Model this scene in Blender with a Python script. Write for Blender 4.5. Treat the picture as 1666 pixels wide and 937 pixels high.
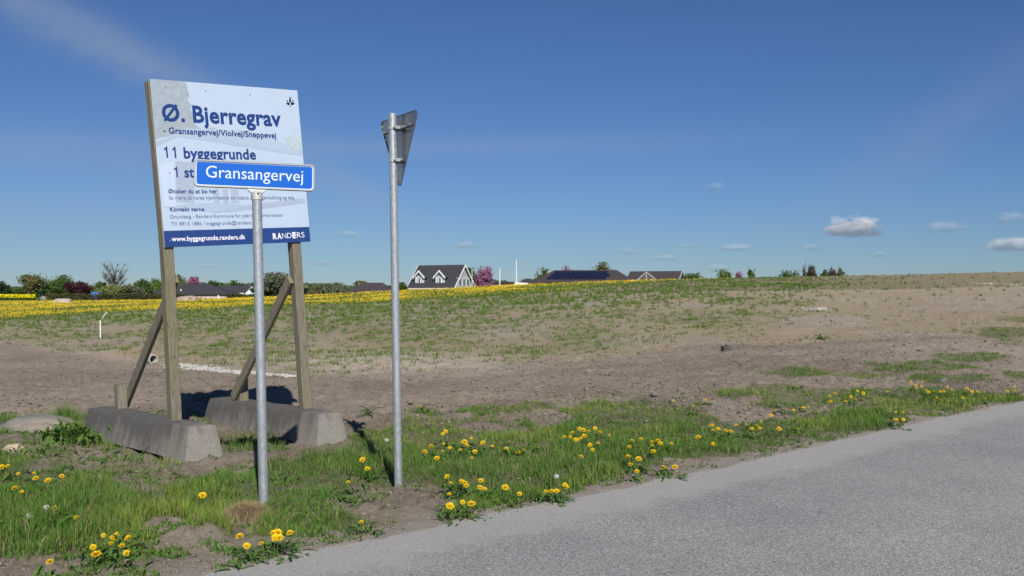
import bpy, bmesh, math, random
import numpy as np
from mathutils import Vector, Matrix
random.seed(7); rng = np.random.default_rng(11)
S = bpy.context.scene
for o in list(bpy.data.objects): bpy.data.objects.remove(o)
COL = S.collection
R = math.radians

# ------------------------------------------------------------------ camera, sky, sun
EYE = 1.7; F = 1620.0; CX = 833.0; HV = 475.0      # eye height (m), focal length and horizon in photo pixels
cd = bpy.data.cameras.new('camera'); cam = bpy.data.objects.new('camera', cd); COL.objects.link(cam)
cam.location = (0, 0, EYE); cam.rotation_euler = (R(90.0 + math.degrees(math.atan(6.5 / F))), 0, 0)
cd.sensor_width = 36; cd.lens = 36 * F / 1666; cd.clip_start = 0.1; cd.clip_end = 9000
cd.dof.use_dof = True; cd.dof.focus_distance = 9.2; cd.dof.aperture_fstop = 5.0
S.camera = cam
S.view_settings.view_transform = 'Standard'; S.view_settings.look = 'None'
S.view_settings.exposure = 0.1; S.view_settings.gamma = 1
SUN_EL = R(38.0); SUN_AZ = R(14.5)                  # sun behind the camera, a little to the right
sdir = Vector((-math.sin(SUN_AZ) * math.cos(SUN_EL), math.cos(SUN_AZ) * math.cos(SUN_EL), -math.sin(SUN_EL)))
sl = bpy.data.lights.new('sun', 'SUN'); sun = bpy.data.objects.new('sun', sl); COL.objects.link(sun)
sl.energy = 5.0; sl.angle = R(0.53); sl.color = (1.0, 0.95, 0.88)
sun.rotation_euler = sdir.to_track_quat('-Z', 'Y').to_euler()

W = bpy.data.worlds.new('World'); S.world = W; W.use_nodes = True
wn, wl = W.node_tree.nodes, W.node_tree.links
wn.clear()
def wm(op, a, b=None, c=None, clamp=False):
    n = wn.new('ShaderNodeMath'); n.operation = op; n.use_clamp = clamp
    for i, s in enumerate((a, b, c)):
        if s is None: continue
        if isinstance(s, (int, float)): n.inputs[i].default_value = s
        else: wl.new(s, n.inputs[i])
    return n.outputs[0]
def wmix(f, a, b):
    n = wn.new('ShaderNodeMix'); n.data_type = 'RGBA'
    for k, s in ((0, f), (6, a), (7, b)):
        if isinstance(s, (int, float)): n.inputs[k].default_value = s
        elif isinstance(s, tuple): n.inputs[k].default_value = (*s, 1)
        else: wl.new(s, n.inputs[k])
    return n.outputs[2]
sky = wn.new('ShaderNodeTexSky'); sky.sky_type = 'NISHITA'; sky.sun_disc = False
sky.sun_elevation = SUN_EL; sky.sun_rotation = math.pi - SUN_AZ
sky.air_density = 1.0; sky.dust_density = 0.0; sky.ozone_density = 4.0; sky.altitude = 0
tc = wn.new('ShaderNodeTexCoord'); sx = wn.new('ShaderNodeSeparateXYZ'); wl.new(tc.outputs['Generated'], sx.inputs[0])
AZ = wm('ARCTAN2', sx.outputs[0], sx.outputs[1]); EL = wm('ARCSINE', sx.outputs[2])
cmb = wn.new('ShaderNodeCombineXYZ'); wl.new(AZ, cmb.inputs[0]); wl.new(wm('MULTIPLY', EL, 1.9), cmb.inputs[1])
def wnoise(scale, detail=5, rough=.6):
    n = wn.new('ShaderNodeTexNoise'); n.inputs['Scale'].default_value = scale; n.inputs['Detail'].default_value = detail
    n.inputs['Roughness'].default_value = rough; wl.new(cmb.outputs[0], n.inputs['Vector']); return n.outputs[0]
NF = wnoise(75, 6, .62); NM = wnoise(9, 5, .6)
SKYC = sky.outputs[0]
mulc = wn.new('ShaderNodeMix'); mulc.data_type = 'RGBA'; mulc.blend_type = 'MULTIPLY'; mulc.inputs[0].default_value = 1
wl.new(SKYC, mulc.inputs[6]); mulc.inputs[7].default_value = (0.315, 0.43, 0.63, 1); SKYC = mulc.outputs[2]
def azel(u, v): return math.atan((u - CX) / F), math.atan((HV - v) / F * math.cos(math.atan((u - CX) / F)))
# thin cirrus streaks: (u, v, half length, half width, rotation, strength)
for (u, v, la, lb, rot, s) in [(150, 62, 270, 34, -22, .42), (560, 300, 120, 26, -28, .22), (700, 238, 520, 22, 1, .18),
                               (120, 250, 260, 40, -3, .20), (1560, 190, 260, 50, 33, .12), (100, 350, 500, 45, 2, .15)]:
    a0, e0 = azel(u, v); c, s_ = math.cos(R(rot)), math.sin(R(rot))
    da = wm('SUBTRACT', AZ, a0); de = wm('SUBTRACT', EL, e0)
    p = wm('ADD', wm('MULTIPLY', da, c * F / la), wm('MULTIPLY', de, s_ * F / la))
    q = wm('ADD', wm('MULTIPLY', da, -s_ * F / lb), wm('MULTIPLY', de, c * F / lb))
    q = wm('ADD', q, wm('MULTIPLY', wm('SUBTRACT', NM, .5), 1.6))
    d = wm('ADD', wm('MULTIPLY', p, p), wm('MULTIPLY', q, q))
    m = wm('EXPONENT', wm('MULTIPLY', d, -1.3))
    m = wm('MULTIPLY', wm('MULTIPLY', m, wm('ADD', .45, wm('MULTIPLY', NM, 1.1))), s)
    SKYC = wmix(m, SKYC, (3.0, 3.5, 4.2))
# small cumulus: (u, v base centre, half width, height, strength)
for (u, v, w, h, s) in [(1390, 379, 47, 27, 1.0), (1535, 374, 36, 13, .32), (1652, 404, 40, 17, .75), (1195, 406, 30, 9, .34),
                        (1162, 308, 20, 10, .22), (1430, 417, 11, 8, .38), (1322, 405, 16, 9, .34), (1168, 439, 18, 9, .32),
                        (758, 402, 20, 9, .30), (566, 384, 20, 9, .26), (1020, 411, 20, 9, .26), (1080, 422, 26, 8, .28),
                        (340, 435, 16, 7, .26), (1645, 360, 22, 14, .3), (1125, 402, 24, 7, .2), (525, 430, 18, 7, .22)]:
    a0, e0 = azel(u, v)
    p = wm('MULTIPLY', wm('SUBTRACT', AZ, a0), F / w); q = wm('MULTIPLY', wm('SUBTRACT', EL, e0), F / h)
    low = wm('LESS_THAN', q, 0.0)
    qq = wm('MULTIPLY', q, wm('ADD', .95, wm('MULTIPLY', low, 2.6)))
    d = wm('ADD', wm('POWER', wm('ABSOLUTE', p), 2.6), wm('MULTIPLY', qq, qq))
    m = wm('ADD', wm('SUBTRACT', 1.0, d), wm('MULTIPLY', wm('SUBTRACT', NF, .52), 2.4))
    m = wm('MULTIPLY', wm('MULTIPLY', m, 1.5, clamp=True), s, clamp=True)
    sh = wm('MULTIPLY', wm('ADD', q, wm('MULTIPLY', wm('SUBTRACT', NF, .5), 1.2)), 1.35, clamp=True)
    SKYC = wmix(m, SKYC, wmix(sh, (1.9, 2.45, 3.3), (5.4, 5.7, 6.3)))
bg = wn.new('ShaderNodeBackground'); bg.inputs[1].default_value = 0.1; wl.new(SKYC, bg.inputs[0])
wo = wn.new('ShaderNodeOutputWorld'); wl.new(bg.outputs[0], wo.inputs[0])

# ------------------------------------------------------------------ helpers: tags, meshes, materials
def tag(o, label=None, cat=None, group=None, kind=None):
    if label: o['label'] = label
    if cat: o['category'] = cat
    if group: o['group'] = group
    if kind: o['kind'] = kind
    return o
def thing(name, loc, label, cat, group=None, rz=0):
    o = bpy.data.objects.new(name, None); COL.objects.link(o); o.empty_display_size = .2
    o.location = loc; o.rotation_euler = (0, 0, rz)
    return tag(o, label, cat, group)
def link(name, me, parent=None, loc=None, rot=None, scale=None):
    o = bpy.data.objects.new(name, me); COL.objects.link(o)
    if parent is not None: o.parent = parent
    if loc is not None: o.location = loc
    if rot is not None: o.rotation_euler = rot
    if scale is not None: o.scale = (scale,) * 3 if isinstance(scale, (int, float)) else scale
    return o
def mesh_pd(name, verts, faces, mat=None, smooth=False, parent=None, origin=None, mats=None, midx=None):
    me = bpy.data.meshes.new(name)
    if origin is not None: verts = [tuple(Vector(v) - Vector(origin)) for v in verts]
    me.from_pydata([tuple(v) for v in verts], [], faces)
    for m in (mats or ([mat] if mat else [])): me.materials.append(m)
    if midx is not None: me.polygons.foreach_set('material_index', midx)
    if smooth: me.polygons.foreach_set('use_smooth', [True] * len(me.polygons))
    me.update()
    return me
def mesh_np(name, V, Fc, mat, smooth=False, colors=None):
    """V (n,3), Fc (m,k) constant k; colours per vertex (n,3)"""
    me = bpy.data.meshes.new(name); k = Fc.shape[1]
    me.vertices.add(len(V)); me.vertices.foreach_set('co', np.ascontiguousarray(V, np.float32).ravel())
    me.loops.add(Fc.size); me.loops.foreach_set('vertex_index', Fc.astype(np.int32).ravel())
    me.polygons.add(len(Fc)); me.polygons.foreach_set('loop_start', np.arange(0, Fc.size, k, dtype=np.int32))
    me.polygons.foreach_set('loop_total', np.full(len(Fc), k, np.int32))
    if smooth: me.polygons.foreach_set('use_smooth', np.ones(len(Fc), bool))
    if mat: me.materials.append(mat)
    if colors is not None:
        a = me.color_attributes.new('tint', 'FLOAT_COLOR', 'POINT')
        c = np.ones((len(V), 4), np.float32); c[:, :3] = colors; a.data.foreach_set('color', c.ravel())
    me.update(calc_edges=True); me.validate()
    return me
class MB:
    def __init__(s): s.v = []; s.f = []
    def add(s, vs, fs):
        b = len(s.v); s.v += [tuple(v) for v in vs]; s.f += [tuple(i + b for i in f) for f in fs]; return s
    def box(s, x0, x1, y0, y1, z0, z1, M=None):
        vs = [Vector((x, y, z)) for z in (z0, z1) for y in (y0, y1) for x in (x0, x1)]
        if M: vs = [M @ v for v in vs]
        return s.add(vs, [(0, 2, 3, 1), (4, 5, 7, 6), (0, 1, 5, 4), (1, 3, 7, 5), (3, 2, 6, 7), (2, 0, 4, 6)])
    def prism(s, poly, off):
        n = len(poly); off = Vector(off); a = [Vector(p) for p in poly]; b = [p + off for p in a]
        return s.add(a + b, [tuple(range(n))[::-1], tuple(range(n, 2 * n))] + [(i, (i + 1) % n, n + (i + 1) % n, n + i) for i in range(n)])
    def tube(s, pts, rad, n=12, caps=True):
        pts = [Vector(p) for p in pts]; rads = rad if isinstance(rad, (list, tuple)) else [rad] * len(pts); b = len(s.v)
        for i, p in enumerate(pts):
            d = (pts[min(i + 1, len(pts) - 1)] - pts[max(i - 1, 0)]).normalized()
            up = Vector((0, 0, 1)) if abs(d.z) < .9 else Vector((1, 0, 0))
            a = d.cross(up).normalized(); c = d.cross(a)
            s.v += [tuple(p + (a * math.cos(2 * math.pi * j / n) + c * math.sin(2 * math.pi * j / n)) * rads[i]) for j in range(n)]
        for i in range(len(pts) - 1):
            s.f += [(b + i * n + j, b + i * n + (j + 1) % n, b + (i + 1) * n + (j + 1) % n, b + (i + 1) * n + j) for j in range(n)]
        if caps:
            s.f.append(tuple(b + j for j in range(n))[::-1]); s.f.append(tuple(b + (len(pts) - 1) * n + j for j in range(n)))
        return s
    def build(s, name, mat, parent=None, smooth=False, bevel=0, world=True):
        """vertices given in world space; moved into the parent's space"""
        if parent is not None and world:
            Mi = (Matrix.Translation(parent.location) @ parent.rotation_euler.to_matrix().to_4x4()).inverted()
            if parent.parent is not None: Mi = Matrix.Translation(-parent.parent.location) if parent.type == 'MESH' else Mi
            vs = [Mi @ Vector(v) for v in s.v]
        else: vs = s.v
        me = mesh_pd(name, vs, s.f, mat)
        bm = bmesh.new(); bm.from_mesh(me); bmesh.ops.recalc_face_normals(bm, faces=bm.faces)
        if bevel: bmesh.ops.bevel(bm, geom=bm.edges[:], offset=bevel, segments=2, affect='EDGES', profile=.6)
        bm.to_mesh(me); bm.free()
        if smooth:
            me.polygons.foreach_set('use_smooth', [True] * len(me.polygons)); me.set_sharp_from_angle(angle=R(40))
        o = link(name, me, parent); return o

def nmat(name):
    m = bpy.data.materials.new(name); m.use_nodes = True; nt = m.node_tree
    return m, nt.nodes, nt.links, nt.nodes['Principled BSDF']
def texn(N, L, scale, detail=5, rough=.6, vec=None, stretch=None):
    n = N.new('ShaderNodeTexNoise'); n.inputs['Scale'].default_value = scale; n.inputs['Detail'].default_value = detail
    n.inputs['Roughness'].default_value = rough
    t = N.new('ShaderNodeTexCoord'); src = t.outputs['Object']
    if stretch:
        mp = N.new('ShaderNodeMapping'); mp.inputs['Scale'].default_value = stretch; L.new(src, mp.inputs[0]); src = mp.outputs[0]
    L.new(src, n.inputs['Vector']); return n.outputs[0]
def ramp(N, L, fac, stops):
    r = N.new('ShaderNodeValToRGB'); L.new(fac, r.inputs[0]); e = r.color_ramp.elements
    while len(e) < len(stops): e.new(.5)
    for i, (p, c) in enumerate(stops): e[i].position = p; e[i].color = (*c, 1) if len(c) == 3 else c
    return r.outputs[0]
def mix(N, L, f, a, b, mode='MIX'):
    n = N.new('ShaderNodeMix'); n.data_type = 'RGBA'; n.blend_type = mode
    for k, s in ((0, f), (6, a), (7, b)):
        if isinstance(s, (int, float)): n.inputs[k].default_value = s
        elif isinstance(s, tuple): n.inputs[k].default_value = (*s, 1)
        else: L.new(s, n.inputs[k])
    return n.outputs[2]
def bump(N, L, P, h, strength, dist):
    b = N.new('ShaderNodeBump'); b.inputs['Strength'].default_value = strength; b.inputs['Distance'].default_value = dist
    L.new(h, b.inputs['Height']); L.new(b.outputs[0], P.inputs['Normal']); return b
def simple(name, c, rough=.7, var=.18, scale=6, metal=0.0, bmp=0, stretch=None, spec=.4):
    m, N, L, P = nmat(name)
    f = texn(N, L, scale, 6, .65, stretch=stretch)
    lo = tuple(x * (1 - var) for x in c); hi = tuple(min(1, x * (1 + var)) for x in c)
    L.new(ramp(N, L, f, [(.3, lo), (.7, hi)]), P.inputs['Base Color'])
    P.inputs['Roughness'].default_value = rough; P.inputs['Metallic'].default_value = metal
    P.inputs['Specular IOR Level'].default_value = spec
    if bmp: bump(N, L, P, f, .6, bmp)
    return m
def leafmat(name, translucent=.3, rough=.55):
    m, N, L, P = nmat(name)
    a = N.new('ShaderNodeAttribute'); a.attribute_name = 'tint'
    L.new(a.outputs['Color'], P.inputs['Base Color']); P.inputs['Roughness'].default_value = rough
    P.inputs['Specular IOR Level'].default_value = .25
    if translucent:
        t = N.new('ShaderNodeBsdfTranslucent'); L.new(a.outputs['Color'], t.inputs[0])
        mx = N.new('ShaderNodeMixShader'); mx.inputs[0].default_value = translucent
        L.new(P.outputs[0], mx.inputs[1]); L.new(t.outputs[0], mx.inputs[2]); L.new(mx.outputs[0], N['Material Output'].inputs[0])
    return m

# ------------------------------------------------------------------ numpy noise, terrain shape
def _h(ix, iy, s):
    n = (ix.astype(np.int64) * 374761393 + iy.astype(np.int64) * 668265263 + s * 1274126177) & 0xffffffff
    n = ((n ^ (n >> 13)) * 1103515245) & 0xffffffff; n = ((n ^ (n >> 16)) * 2654435761) & 0xffffffff
    return ((n >> 8) & 0xffff) / 65535.0
def vnoise(x, y, s=0):
    x = np.asarray(x, float); y = np.asarray(y, float); ix = np.floor(x); iy = np.floor(y); fx = x - ix; fy = y - iy
    fx = fx * fx * (3 - 2 * fx); fy = fy * fy * (3 - 2 * fy)
    a, b, c, d = _h(ix, iy, s), _h(ix + 1, iy, s), _h(ix, iy + 1, s), _h(ix + 1, iy + 1, s)
    return (a + (b - a) * fx) * (1 - fy) + (c + (d - c) * fx) * fy
def fbm(x, y, s=0, o=4):
    t = 0; A = 1; T = 0
    for i in range(o): t = t + A * vnoise(np.asarray(x) * 2 ** i + 17 * i, np.asarray(y) * 2 ** i - 31 * i, s + i); T += A; A *= .5
    return t / T
def sst(a, b, x): t = np.clip((x - a) / (b - a), 0, 1); return t * t * (3 - 2 * t)

# edge of the asphalt, world (x, y)
EDGE = np.array([(-60, -44.2), (-20, -9.3), (-6, 2.35), (-1.78, 5.96), (-1.28, 6.50), (-.871, 6.885), (-.333, 7.38), (.449, 8.17), (1.577, 9.12),
                 (3.053, 10.59), (4.185, 11.77), (5.80, 13.43), (7.87, 15.3), (14, 20.9), (40, 45.0), (120, 120.0)])
_ex = np.arange(-60, 120, .5); _ey = np.interp(_ex, EDGE[:, 0], EDGE[:, 1])
_k = np.ones(5) / 5; _ey = np.convolve(np.pad(_ey, 2, mode='reflect', reflect_type='odd'), _k, 'valid')
def edge_d(x, y): return (np.asarray(y) - np.interp(x, _ex, _ey)) * .745      # >0: verge side
_U = np.array([-900, 0, 330, 660, 900, 1110, 1400, 1666, 2600.])
_Y = np.array([6, 10, 13, 16, 19, 22, 28, 40, 60, 90, 125, 150, 200, 400, 6000.])
_Z = np.array([[0, 0, .05, .26, .14, 0, 0, .12, .12, .12, .12, .12, .1, 0, -5],
               [0, 0, .05, .26, .14, 0, 0, .12, .12, .12, .12, .12, .1, 0, -5],
               [0, 0, .05, .28, .14, -.08, -.05, .24, .50, .50, .45, .38, .2, 0, -5],
               [0, 0, .02, .15, .10, .05, .09, .47, .96, 1.2, 1.55, 1.93, .3, 0, -5],
               [0, 0, .02, .10, .08, .10, .23, .71, 1.4, 2.09, 2.7, 3.04, .5, 0, -5],
               [0, 0, .03, .10, .12, .16, .42, 1.0, 1.74, 2.4, 3.2, 3.55, .6, 0, -5],
               [0, 0, .03, .12, .22, .36, .62, 1.12, 1.8, 2.68, 3.72, 4.1, .8, 0, -5],
               [0, 0, .05, .16, .34, .56, .84, 1.36, 2.1, 3.14, 4.22, 4.8, 1.0, 0, -5],
               [0, 0, .05, .2, .40, .62, .95, 1.5, 2.2, 3.3, 4.4, 5.0, 1.0, 0, -5]])
_gu = np.linspace(-900, 2600, 141); _gl = np.linspace(np.log(6), np.log(6000), 260)
_g = np.array([np.interp(_gl, np.log(_Y), r) for r in _Z])
_g = np.array([np.interp(_gu, _U, _g[:, j]) for j in range(len(_gl))]).T
for _ in range(3):
    _g = (np.roll(_g, 1, 0) + _g + np.roll(_g, -1, 0)) / 3 if False else np.apply_along_axis(lambda r: np.convolve(np.pad(r, 3, mode='edge'), np.ones(7) / 7, 'valid'), 0, _g)
    _g = np.apply_along_axis(lambda r: np.convolve(np.pad(r, 1, mode='edge'), np.ones(3) / 3, 'valid'), 1, _g)
def zbase(x, y):
    x = np.asarray(x, float); y = np.asarray(y, float); yy = np.maximum(y, .6)
    u = np.clip((CX + F * x / yy + 900) / 25, 0, 139.999); l = np.clip((np.log(np.maximum(yy, 6.001)) - _gl[0]) / (_gl[1] - _gl[0]), 0, 258.999)
    i = u.astype(int); j = l.astype(int); fu = u - i; fl = l - j
    z = (_g[i, j] * (1 - fu) + _g[i + 1, j] * fu) * (1 - fl) + (_g[i, j + 1] * (1 - fu) + _g[i + 1, j + 1] * fu) * fl
    d = edge_d(x, y)
    z = np.where(z > 0, z * sst(0.3, 5.0, d), z * sst(-.5, 1, d))
    return z
def uv_of(x, y, z):
    yy = np.maximum(y, .3); return CX + F * x / yy, HV - F * (z - EYE) / yy
def zfull(x, y):
    x = np.asarray(x, float); y = np.asarray(y, float)
    z = zbase(x, y); d = edge_d(x, y)
    near = 1 - sst(14, 34, y)
    n1 = fbm(x * 1.3, y * 1.3, 3, 4) - .5
    n2 = fbm(x * 7, y * 7, 9, 3) - .45
    n3 = vnoise(x * 24, y * 24, 20) - .4
    rough = sst(.05, .9, d)
    z = z + rough * (n1 * .13 + near * (np.maximum(n2, -.12) * .12 + np.maximum(n3, 0) * .035))
    z = z + rough * (1 - near) * (n2 * .05)
    far = sst(25, 80, y); z = z + far * (fbm(x * .12, y * .12, 40, 3) - .5) * .25
    # edge of the asphalt: soil creeps irregularly over it
    e = d + (fbm(x * 3, y * 3, 50, 4) - .5) * .22
    z = z - .035 * (1 - sst(-.03, .05, e)) + .004
    # soil banked against the ends of the concrete blocks, mound at the sign foot
    for (bx, by, r, h) in ((-2.0, 10.75, .35, .05), (-2.15, 6.75, .28, .09), (-2.05, 6.95, .2, .03)):
        z = z + h * np.exp(-((x - bx) ** 2 + (y - by) ** 2) / (r * r * .5))
    return z
def ray(u, v, Y): return Vector(((u - CX) * Y / F, Y, EYE - (v - HV) * Y / F))
def at_z(u, v, z): return ray(u, v, F * (EYE - z) / (v - HV))
def hit(u, v, lo=5.0, hi=400.0):
    Y = np.exp(np.linspace(np.log(lo), np.log(hi), 3000)); x = (u - CX) * Y / F; zr = EYE - (v - HV) * Y / F
    w = np.nonzero(zbase(x, Y) >= zr)[0]; k = w[0] if len(w) else -1
    return Vector((x[k], Y[k], float(zbase(x[k], Y[k]))))

# zones as functions of where a ground point shows in the photograph
def tab(u, *pts): a = np.array(pts, float); return np.interp(u, a[:, 0], a[:, 1])
def soil_line(u): return tab(u, (-300, 565), (0, 562), (200, 585), (290, 597), (480, 612), (640, 611), (780, 601), (900, 591), (1000, 583), (1180, 565), (1400, 553), (1540, 545), (1666, 540), (2200, 520))
def flower_low(u): return tab(u, (-300, 522), (0, 521), (135, 515), (200, 510), (400, 502), (640, 494), (700, 489), (800, 483), (900, 476), (960, 470), (1100, 458), (1300, 451), (1666, 430))
TOPV = ((-300, 745), (0, 745), (100, 770), (200, 796), (260, 812), (330, 797), (420, 765), (500, 745), (560, 722), (600, 705), (650, 695), (750, 690), (850, 690), (905, 672), (950, 658), (1050, 655), (1140, 665), (1190, 695), (1300, 685), (1400, 660), (1480, 632), (1600, 636), (1666, 643), (2200, 600))
BOTV = ((-300, 930), (0, 902), (130, 905), (240, 905), (300, 893), (400, 893), (480, 878), (560, 862), (640, 850), (760, 828), (900, 803), (1050, 770), (1150, 748), (1300, 722), (1400, 702), (1532, 673), (1666, 650), (2200, 600))
PATCH = [(110, 703, 70, 26, 1.1), (12, 692, 32, 16, .9), (230, 752, 90, 22, .45), (60, 745, 90, 30, .5), (410, 722, 60, 20, .55), (330, 705, 30, 10, .4), (800, 672, 62, 10, .8), (870, 664, 40, 8, .7),
         (440, 700, 60, 20, .6), (300, 640, 30, 10, .25), (1300, 608, 70, 9, .8), (1500, 598, 95, 10, .8), (1575, 582, 70, 8, .8), (1400, 612, 60, 6, .45), (1640, 543, 62, 11, .85), (1660, 520, 40, 5, .7),
         (1240, 642, 70, 14, .7), (1270, 660, 60, 14, .8), (1350, 648, 90, 13, .75), (1560, 616, 70, 8, .75), (1660, 612, 40, 7, .8), (1430, 645, 70, 12, .8), (230, 735, 90, 20, .5), (180, 715, 70, 14, .7), (700, 675, 25, 8, .4), (1640, 560, 30, 5, .4)]
HOLES = [(632, 818, 105, 34), (268, 868, 40, 24), (1205, 672, 40, 15), (892, 682, 38, 14), (1110, 754, 40, 6), (395, 860, 30, 16), (800, 700, 60, 8), (60, 715, 45, 18)]
def grass_density(x, y):
    z = zbase(x, y); u, v = uv_of(x, y, z)
    w = (fbm(x * 2.2, y * 2.2, 70, 4) - .5)
    vj = v + w * 46 * np.clip(10 / np.maximum(y, 5), .3, 1.3)
    g = sst(-5, 8, vj - tab(u, *TOPV)) * sst(-5, 7, tab(u, *BOTV) - vj)
    for (a, b, ra, rb, s) in PATCH:
        g = np.maximum(g, s * (1 - sst(.5, 1.15, ((u - a) / ra) ** 2 + ((v - b) / rb) ** 2 + w * 1.6)))
    for (a, b, ra, rb) in HOLES:
        g = g * sst(.6, 1.25, ((u - a) / ra) ** 2 + ((v - b) / rb) ** 2 + w * 1.2)
    d = edge_d(x, y)
    g = np.where((v > 950) | (y < 5.5) | (u < -120) | (u > 1800), sst(.25, .8, d) * .9, g)
    return np.clip(g * sst(.02, .14, d), 0, 1.1)
def bank_green(x, y):
    z = zbase(x, y); u, v = uv_of(x, y, z)
    top = flower_low(u); sl = soil_line(u)
    t = np.clip((v - top) / np.maximum(sl - top, 8), -.3, 1.5)                 # 0 top of the bank, 1 its foot
    core = sst(1.02, .80, t) * sst(1480, 1250, u + 260 * np.clip(t - .1, 0, 1))
    amt = tab(u, (0, .5), (200, .55), (300, .95), (600, 1), (700, .75), (1300, .85), (1450, .15), (1666, .08))
    n = fbm(x * .5, y * .28, 90, 4)
    strip = sst(-.02, .05, t) * sst(.30, .12, t)
    return np.clip(core * amt * (.35 + 1.1 * sst(.38, .66, n)) + .55 * strip * sst(1150, 900, u), 0, 1.2), t, u, v

SOIL = np.array((.335, .286, .228)); SOILD = np.array((.275, .230, .182)); PALE = np.array((.46, .395, .32))
TANB = np.array((.41, .345, .24)); GRN = np.array((.12, .17, .04)); DKG = np.array((.045, .075, .018))
def lerp(a, b, t): t = np.asarray(t)[..., None]; return a * (1 - t) + b * t
def ground_colour(x, y):
    n = fbm(x * .9, y * .9, 5, 5); nb = fbm(x * .15, y * .35, 6, 4)
    g = grass_density(x, y); bg_, t, u, v = bank_green(x, y)
    c = lerp(SOIL, SOILD, sst(.4, .7, n)); c = lerp(c, PALE, .35 * sst(.5, .75, nb))
    fuzz = (fbm(x * .6, y * .6, 8, 4) - .5) * 22
    bank = sst(4, -6, v - soil_line(u) + fuzz) * (y > 12)
    bc = lerp(TANB * .95, PALE * .92, sst(.4, .75, fbm(x * .4, y * .25, 12, 4)))
    bc = lerp(bc, GRN * 1.0, np.clip(bg_, 0, 1) * .28)
    c = lerp(c, bc, bank)
    # smooth pale worked soil in the hollow right of the gravel
    pale = np.exp(-(((u - 620) / 190) ** 2 + ((v - 592) / 17) ** 2) * .8) + .8 * np.exp(-(((u - 200) / 60) ** 2 + ((v - 578) / 9) ** 2))
    c = lerp(c, np.array((.55, .48, .39)), np.clip(pale * 1.15, 0, 1) * .9)
    c = lerp(c, np.array((.42, .32, .19)), np.clip(1.2 * np.exp(-(((u - 215) / 34) ** 2 + ((v - 577) / 9) ** 2)), 0, 1) * .7)
    fl = sst(2, -3, v - flower_low(u)) * (y > 20)
    c = lerp(c, np.array((.13, .17, .04)), fl * .9)
    top = (y > 60) * sst(900, 1100, u)                                          # brown-green crest on the right
    c = lerp(c, np.array((.20, .175, .10)), top * .7)
    c = lerp(c, np.array((.085, .12, .035)), np.clip(g, 0, 1) * .6)
    d = edge_d(x, y); dust = sst(.55, .1, d) * sst(-.3, 0, d)
    c = lerp(c, np.array((.42, .385, .335)), dust * .85 * (1 - .7 * np.clip(g, 0, 1)))
    far = sst(165, 190, y); c = lerp(c, np.array((.07, .11, .03)), far)
    return c

# ------------------------------------------------------------------ ground sheet
def make_ground():
    th = np.concatenate([np.linspace(-180, -36, 34)[:-1], np.linspace(-36, 36, 860), np.linspace(36, 180, 34)[1:-1]])
    r = np.concatenate([[.4, 1, 2, 3, 4, 4.8], np.exp(np.linspace(np.log(5.4), np.log(34), 400)), np.exp(np.linspace(np.log(34.6), np.log(230), 190)), [270, 340, 450, 700, 1200, 2500, 6000]])
    T, RR = np.meshgrid(np.radians(th), r, indexing='ij'); x = RR * np.sin(T); y = RR * np.cos(T)
    z = zfull(x, y); V = np.stack([x, y, z], -1).reshape(-1, 3)
    nt, nr = x.shape; i = np.arange(nt)[:, None]; j = np.arange(nr - 1)[None, :]; i2 = (i + 1) % nt
    Fc = np.stack([i * nr + j, i2 * nr + j, i2 * nr + j + 1, i * nr + j + 1], -1).reshape(-1, 4)[:, ::-1]
    col = ground_colour(x, y).reshape(-1, 3)
    m, N, L, P = nmat('soil')
    a = N.new('ShaderNodeAttribute'); a.attribute_name = 'tint'
    f1 = texn(N, L, 38, 6, .7); f2 = texn(N, L, 4.5, 6, .65); f3 = texn(N, L, 150, 3, .6)
    c = mix(N, L, .75, a.outputs['Color'], ramp(N, L, f1, [(.3, (.72, .70, .68)), (.7, (1.25, 1.22, 1.2))]), 'MULTIPLY')
    c = mix(N, L, .8, c, ramp(N, L, f2, [(.3, (.85, .84, .82)), (.7, (1.14, 1.13, 1.12))]), 'MULTIPLY')
    peb = N.new('ShaderNodeTexVoronoi'); peb.inputs['Scale'].default_value = 22; t = N.new('ShaderNodeTexCoord'); L.new(t.outputs['Object'], peb.inputs['Vector'])
    pm = ramp(N, L, peb.outputs['Distance'], [(.07, (1, 1, 1)), (.12, (0, 0, 0))])
    sel = N.new('ShaderNodeSeparateColor'); L.new(peb.outputs['Color'], sel.inputs[0])
    pk = N.new('ShaderNodeMath'); pk.operation = 'GREATER_THAN'; pk.inputs[1].default_value = .93; L.new(sel.outputs[0], pk.inputs[0])
    pp = N.new('ShaderNodeMath'); pp.operation = 'MULTIPLY'; L.new(pm, pp.inputs[0]); L.new(pk.outputs[0], pp.inputs[1])
    c = mix(N, L, pp.outputs[0], c, (.45, .42, .38))
    L.new(c, P.inputs['Base Color']); P.inputs['Roughness'].default_value = .95; P.inputs['Specular IOR Level'].default_value = .15
    ad = N.new('ShaderNodeMath'); ad.operation = 'ADD'; L.new(f1, ad.inputs[0]); L.new(f3, ad.inputs[1])
    bump(N, L, P, ad.outputs[0], .9, .03)
    tag(link('ground', mesh_np('ground', V, Fc, m, True, col)), kind='structure')
make_ground()

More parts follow.
